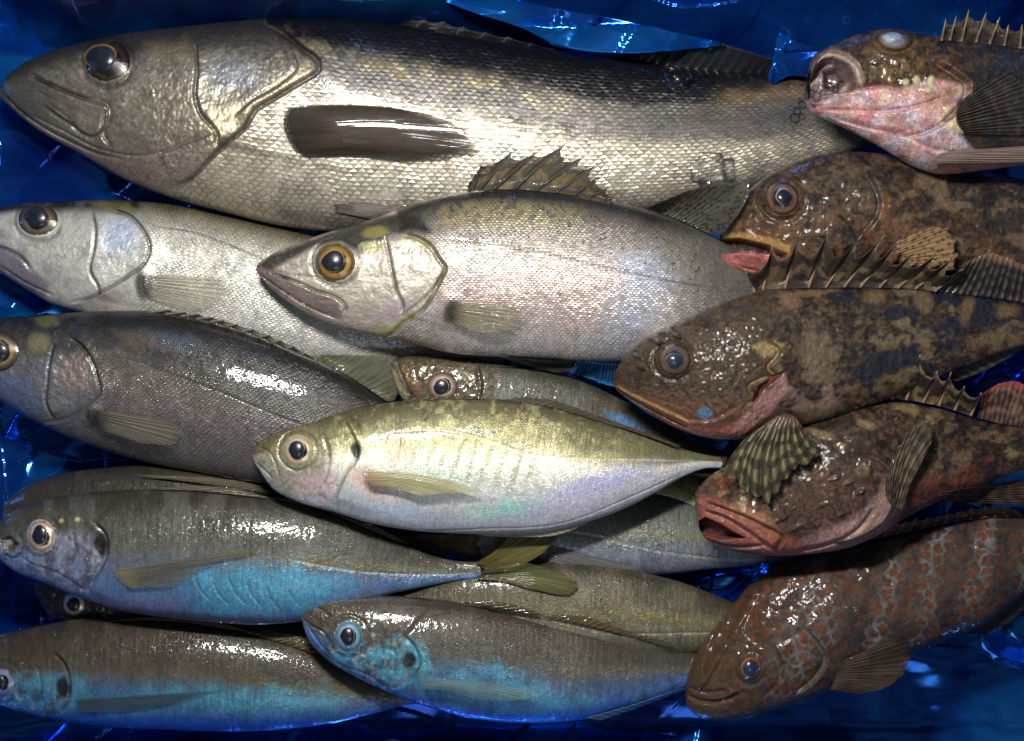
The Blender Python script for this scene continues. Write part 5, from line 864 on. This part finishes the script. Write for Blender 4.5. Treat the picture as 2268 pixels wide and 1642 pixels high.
for q in [(2098, 246, 12, 9), (2120, 262, 9, 12), (2104, 282, 14, 12), (2126, 284, 9, 13), (2062, 180, 8, 12), (2030, 178, 8, 10), (2052, 200, 12, 7), (2006, 182, 8, 8), (2085, 268, 7, 6)]:
    b.el(q[0], q[1], q[2], q[3], C(196, 184, 140), .85, 0, .3, 2); b.bump(q[0], q[1], q[2], q[3], .0014)
b.groove([(1980 + 46 * math.cos(a), 88 + 30 * math.sin(a)) for a in np.linspace(0, 6.28, 18)], 5, .0018, C(90, 74, 40), .5); b.bump(1980, 88, 50, 34, .004)
b.build(rt, M_ROCK)
eye(b, rt, 1981, 88, 37, 23, 22, [(0, C(120, 126, 140)), (.55, C(130, 134, 150)), (.7, C(110, 104, 110)), (.86, C(120, 100, 60)), (1, C(60, 48, 36))], 10, .009, C(190, 190, 196), poff=(-2, -2), pry=15, pcol=C(130, 138, 156), met=.1, seed=15)
fin(rt, 'dorsal_fin', [(2086, 90), (2104, 90), (2130, 92), (2160, 94), (2190, 98), (2225, 102), (2260, 108), (2300, 114)], [(2092, 42), (2120, 40), (2146, 30), (2176, 34), (2208, 32), (2240, 50), (2266, 56), (2310, 74)], 7, .093, .10, .001, .95, C(46, 42, 38), C(54, 48, 44), nb=44, seed=52, spiny=True, notch=.3, spine_c=C(120, 106, 88), ridge=.0005, exact=True, band=(C(84, 70, 52), 2, .55, .6))
fin(rt, 'pectoral_fin', [(2124, 226), (2116, 250), (2122, 278), (2136, 296)], [(2230, 150), (2290, 190), (2310, 250), (2290, 300)], 15, .115, .112, .001, .92, C(36, 34, 36), C(84, 70, 58), nb=50, seed=53, ridge=.0008, band=(C(70, 80, 90), 5, .7, .5), ragged=.12)
fin(rt, 'pelvic_fin', [(2056, 362), (2064, 352), (2080, 342), (2100, 336)], [(2300, 358), (2310, 345), (2300, 322)], 9, .104, .10, .0015, .96, C(130, 110, 104), C(176, 156, 150), nb=50, seed=54, ridge=.0007)

# ---- ice and bubbles
def glass():
    t = NT('melting_ice'); g = t.node('ShaderNodeNewGeometry'); N = t.bump(t.noise(g.outputs['Position'], 150, 2), .0008)
    lw = t.node('ShaderNodeLayerWeight'); lw.inputs['Blend'].default_value = .3; t.l.new(N, lw.inputs['Normal'])
    gl = t.node('ShaderNodeBsdfGlass'); gl.inputs['IOR'].default_value = 1.3; gl.inputs['Roughness'].default_value = .03; t.l.new(N, gl.inputs['Normal'])
    gs = t.node('ShaderNodeBsdfGlossy'); gs.inputs['Roughness'].default_value = .04; t.l.new(N, gs.inputs['Normal'])
    tr = t.node('ShaderNodeBsdfTransparent'); tr.inputs[0].default_value = (.93, .95, .97, 1)
    m1 = t.node('ShaderNodeMixShader'); m1.inputs[0].default_value = .10; t.l.new(tr.outputs[0], m1.inputs[1]); t.l.new(gl.outputs[0], m1.inputs[2])
    m2 = t.node('ShaderNodeMixShader'); t.l.new(t.math('MULTIPLY', lw.outputs['Fresnel'], .8), m2.inputs[0]); t.l.new(m1.outputs[0], m2.inputs[1]); t.l.new(gs.outputs[0], m2.inputs[2])
    o = [n for n in t.n if n.type == 'OUTPUT_MATERIAL'][0]; t.l.new(m2.outputs[0], o.inputs['Surface']); return t.m
M_ICE = glass()
import bmesh
def ice(name, px, py, z, sx, sy, sz, rot, seed, label):
    bm = bmesh.new(); bmesh.ops.create_cube(bm, size=1.0); bmesh.ops.bevel(bm, geom=bm.edges[:], offset=.22, segments=4, affect='EDGES')
    bmesh.ops.subdivide_edges(bm, edges=bm.edges[:], cuts=1, use_grid_fill=True); r = random.Random(seed)
    for v in bm.verts:
        n = math.sin(v.co.x * 7 + seed) * .04 + math.sin(v.co.y * 9 + seed * 2) * .05; v.co.x *= sx * S * (1 + n); v.co.y *= sy * S * (1 + n * .8); v.co.z *= sz * S * (1 + n)
    me = bpy.data.meshes.new(name); bm.to_mesh(me); bm.free(); me.polygons.foreach_set('use_smooth', [True] * len(me.polygons)); me.materials.append(M_ICE)
    o = bpy.data.objects.new(name, me); SC.collection.objects.link(o); o.location = (wx(px, z), wy(py, z), z); o.rotation_euler = (0, 0, rot); tag(o, label, 'ice', 'melting ice on the big fish'); return o
z1 = float(hm_get(np.array([1575.]), np.array([376.]))[0]); ice('ice_piece', 1575, 376, z1 + .002, 88, 74, 26, .05, 3, 'clear squarish melting ice piece low on the big fish, left of the brown heads')
z2 = float(hm_get(np.array([1496.]), np.array([172.]))[0]); ice('ice_piece', 1496, 172, z2 + .006, 58, 54, 34, .5, 5, 'small cloudy ice lump on the dark back of the big fish')
bub0 = None
for px, py, r in [(1806, 196, 8), (1820, 186, 6), (1796, 208, 9), (1808, 214, 10), (1822, 206, 7), (1788, 216, 7), (1834, 192, 9), (1800, 228, 6), (1776, 232, 9), (1764, 246, 8), (1758, 262, 10), (1776, 258, 7), (1772, 222, 6), (1848, 198, 8), (1862, 190, 10), (1786, 200, 5), (1750, 240, 5), (1768, 274, 6)]:
    z = float(hm_get(np.array([px * 1.]), np.array([py * 1.]), 0)[0])
    if bub0 is None:
        bm = bmesh.new(); bmesh.ops.create_icosphere(bm, subdivisions=3, radius=1); me = bpy.data.meshes.new('bubble'); bm.to_mesh(me); bm.free(); me.polygons.foreach_set('use_smooth', [True] * len(me.polygons)); me.materials.append(M_ICE); bub0 = bpy.data.objects.new('bubble', me); o = bub0
    else: o = bub0.copy()
    SC.collection.objects.link(o); o.scale = (r * S,) * 3; o.location = (wx(px, z), wy(py, z), z + r * S * .3); tag(o, 'clear watery bubble in the froth below the gaping mouth at top right', 'bubble', 'froth bubbles by the open mouth')
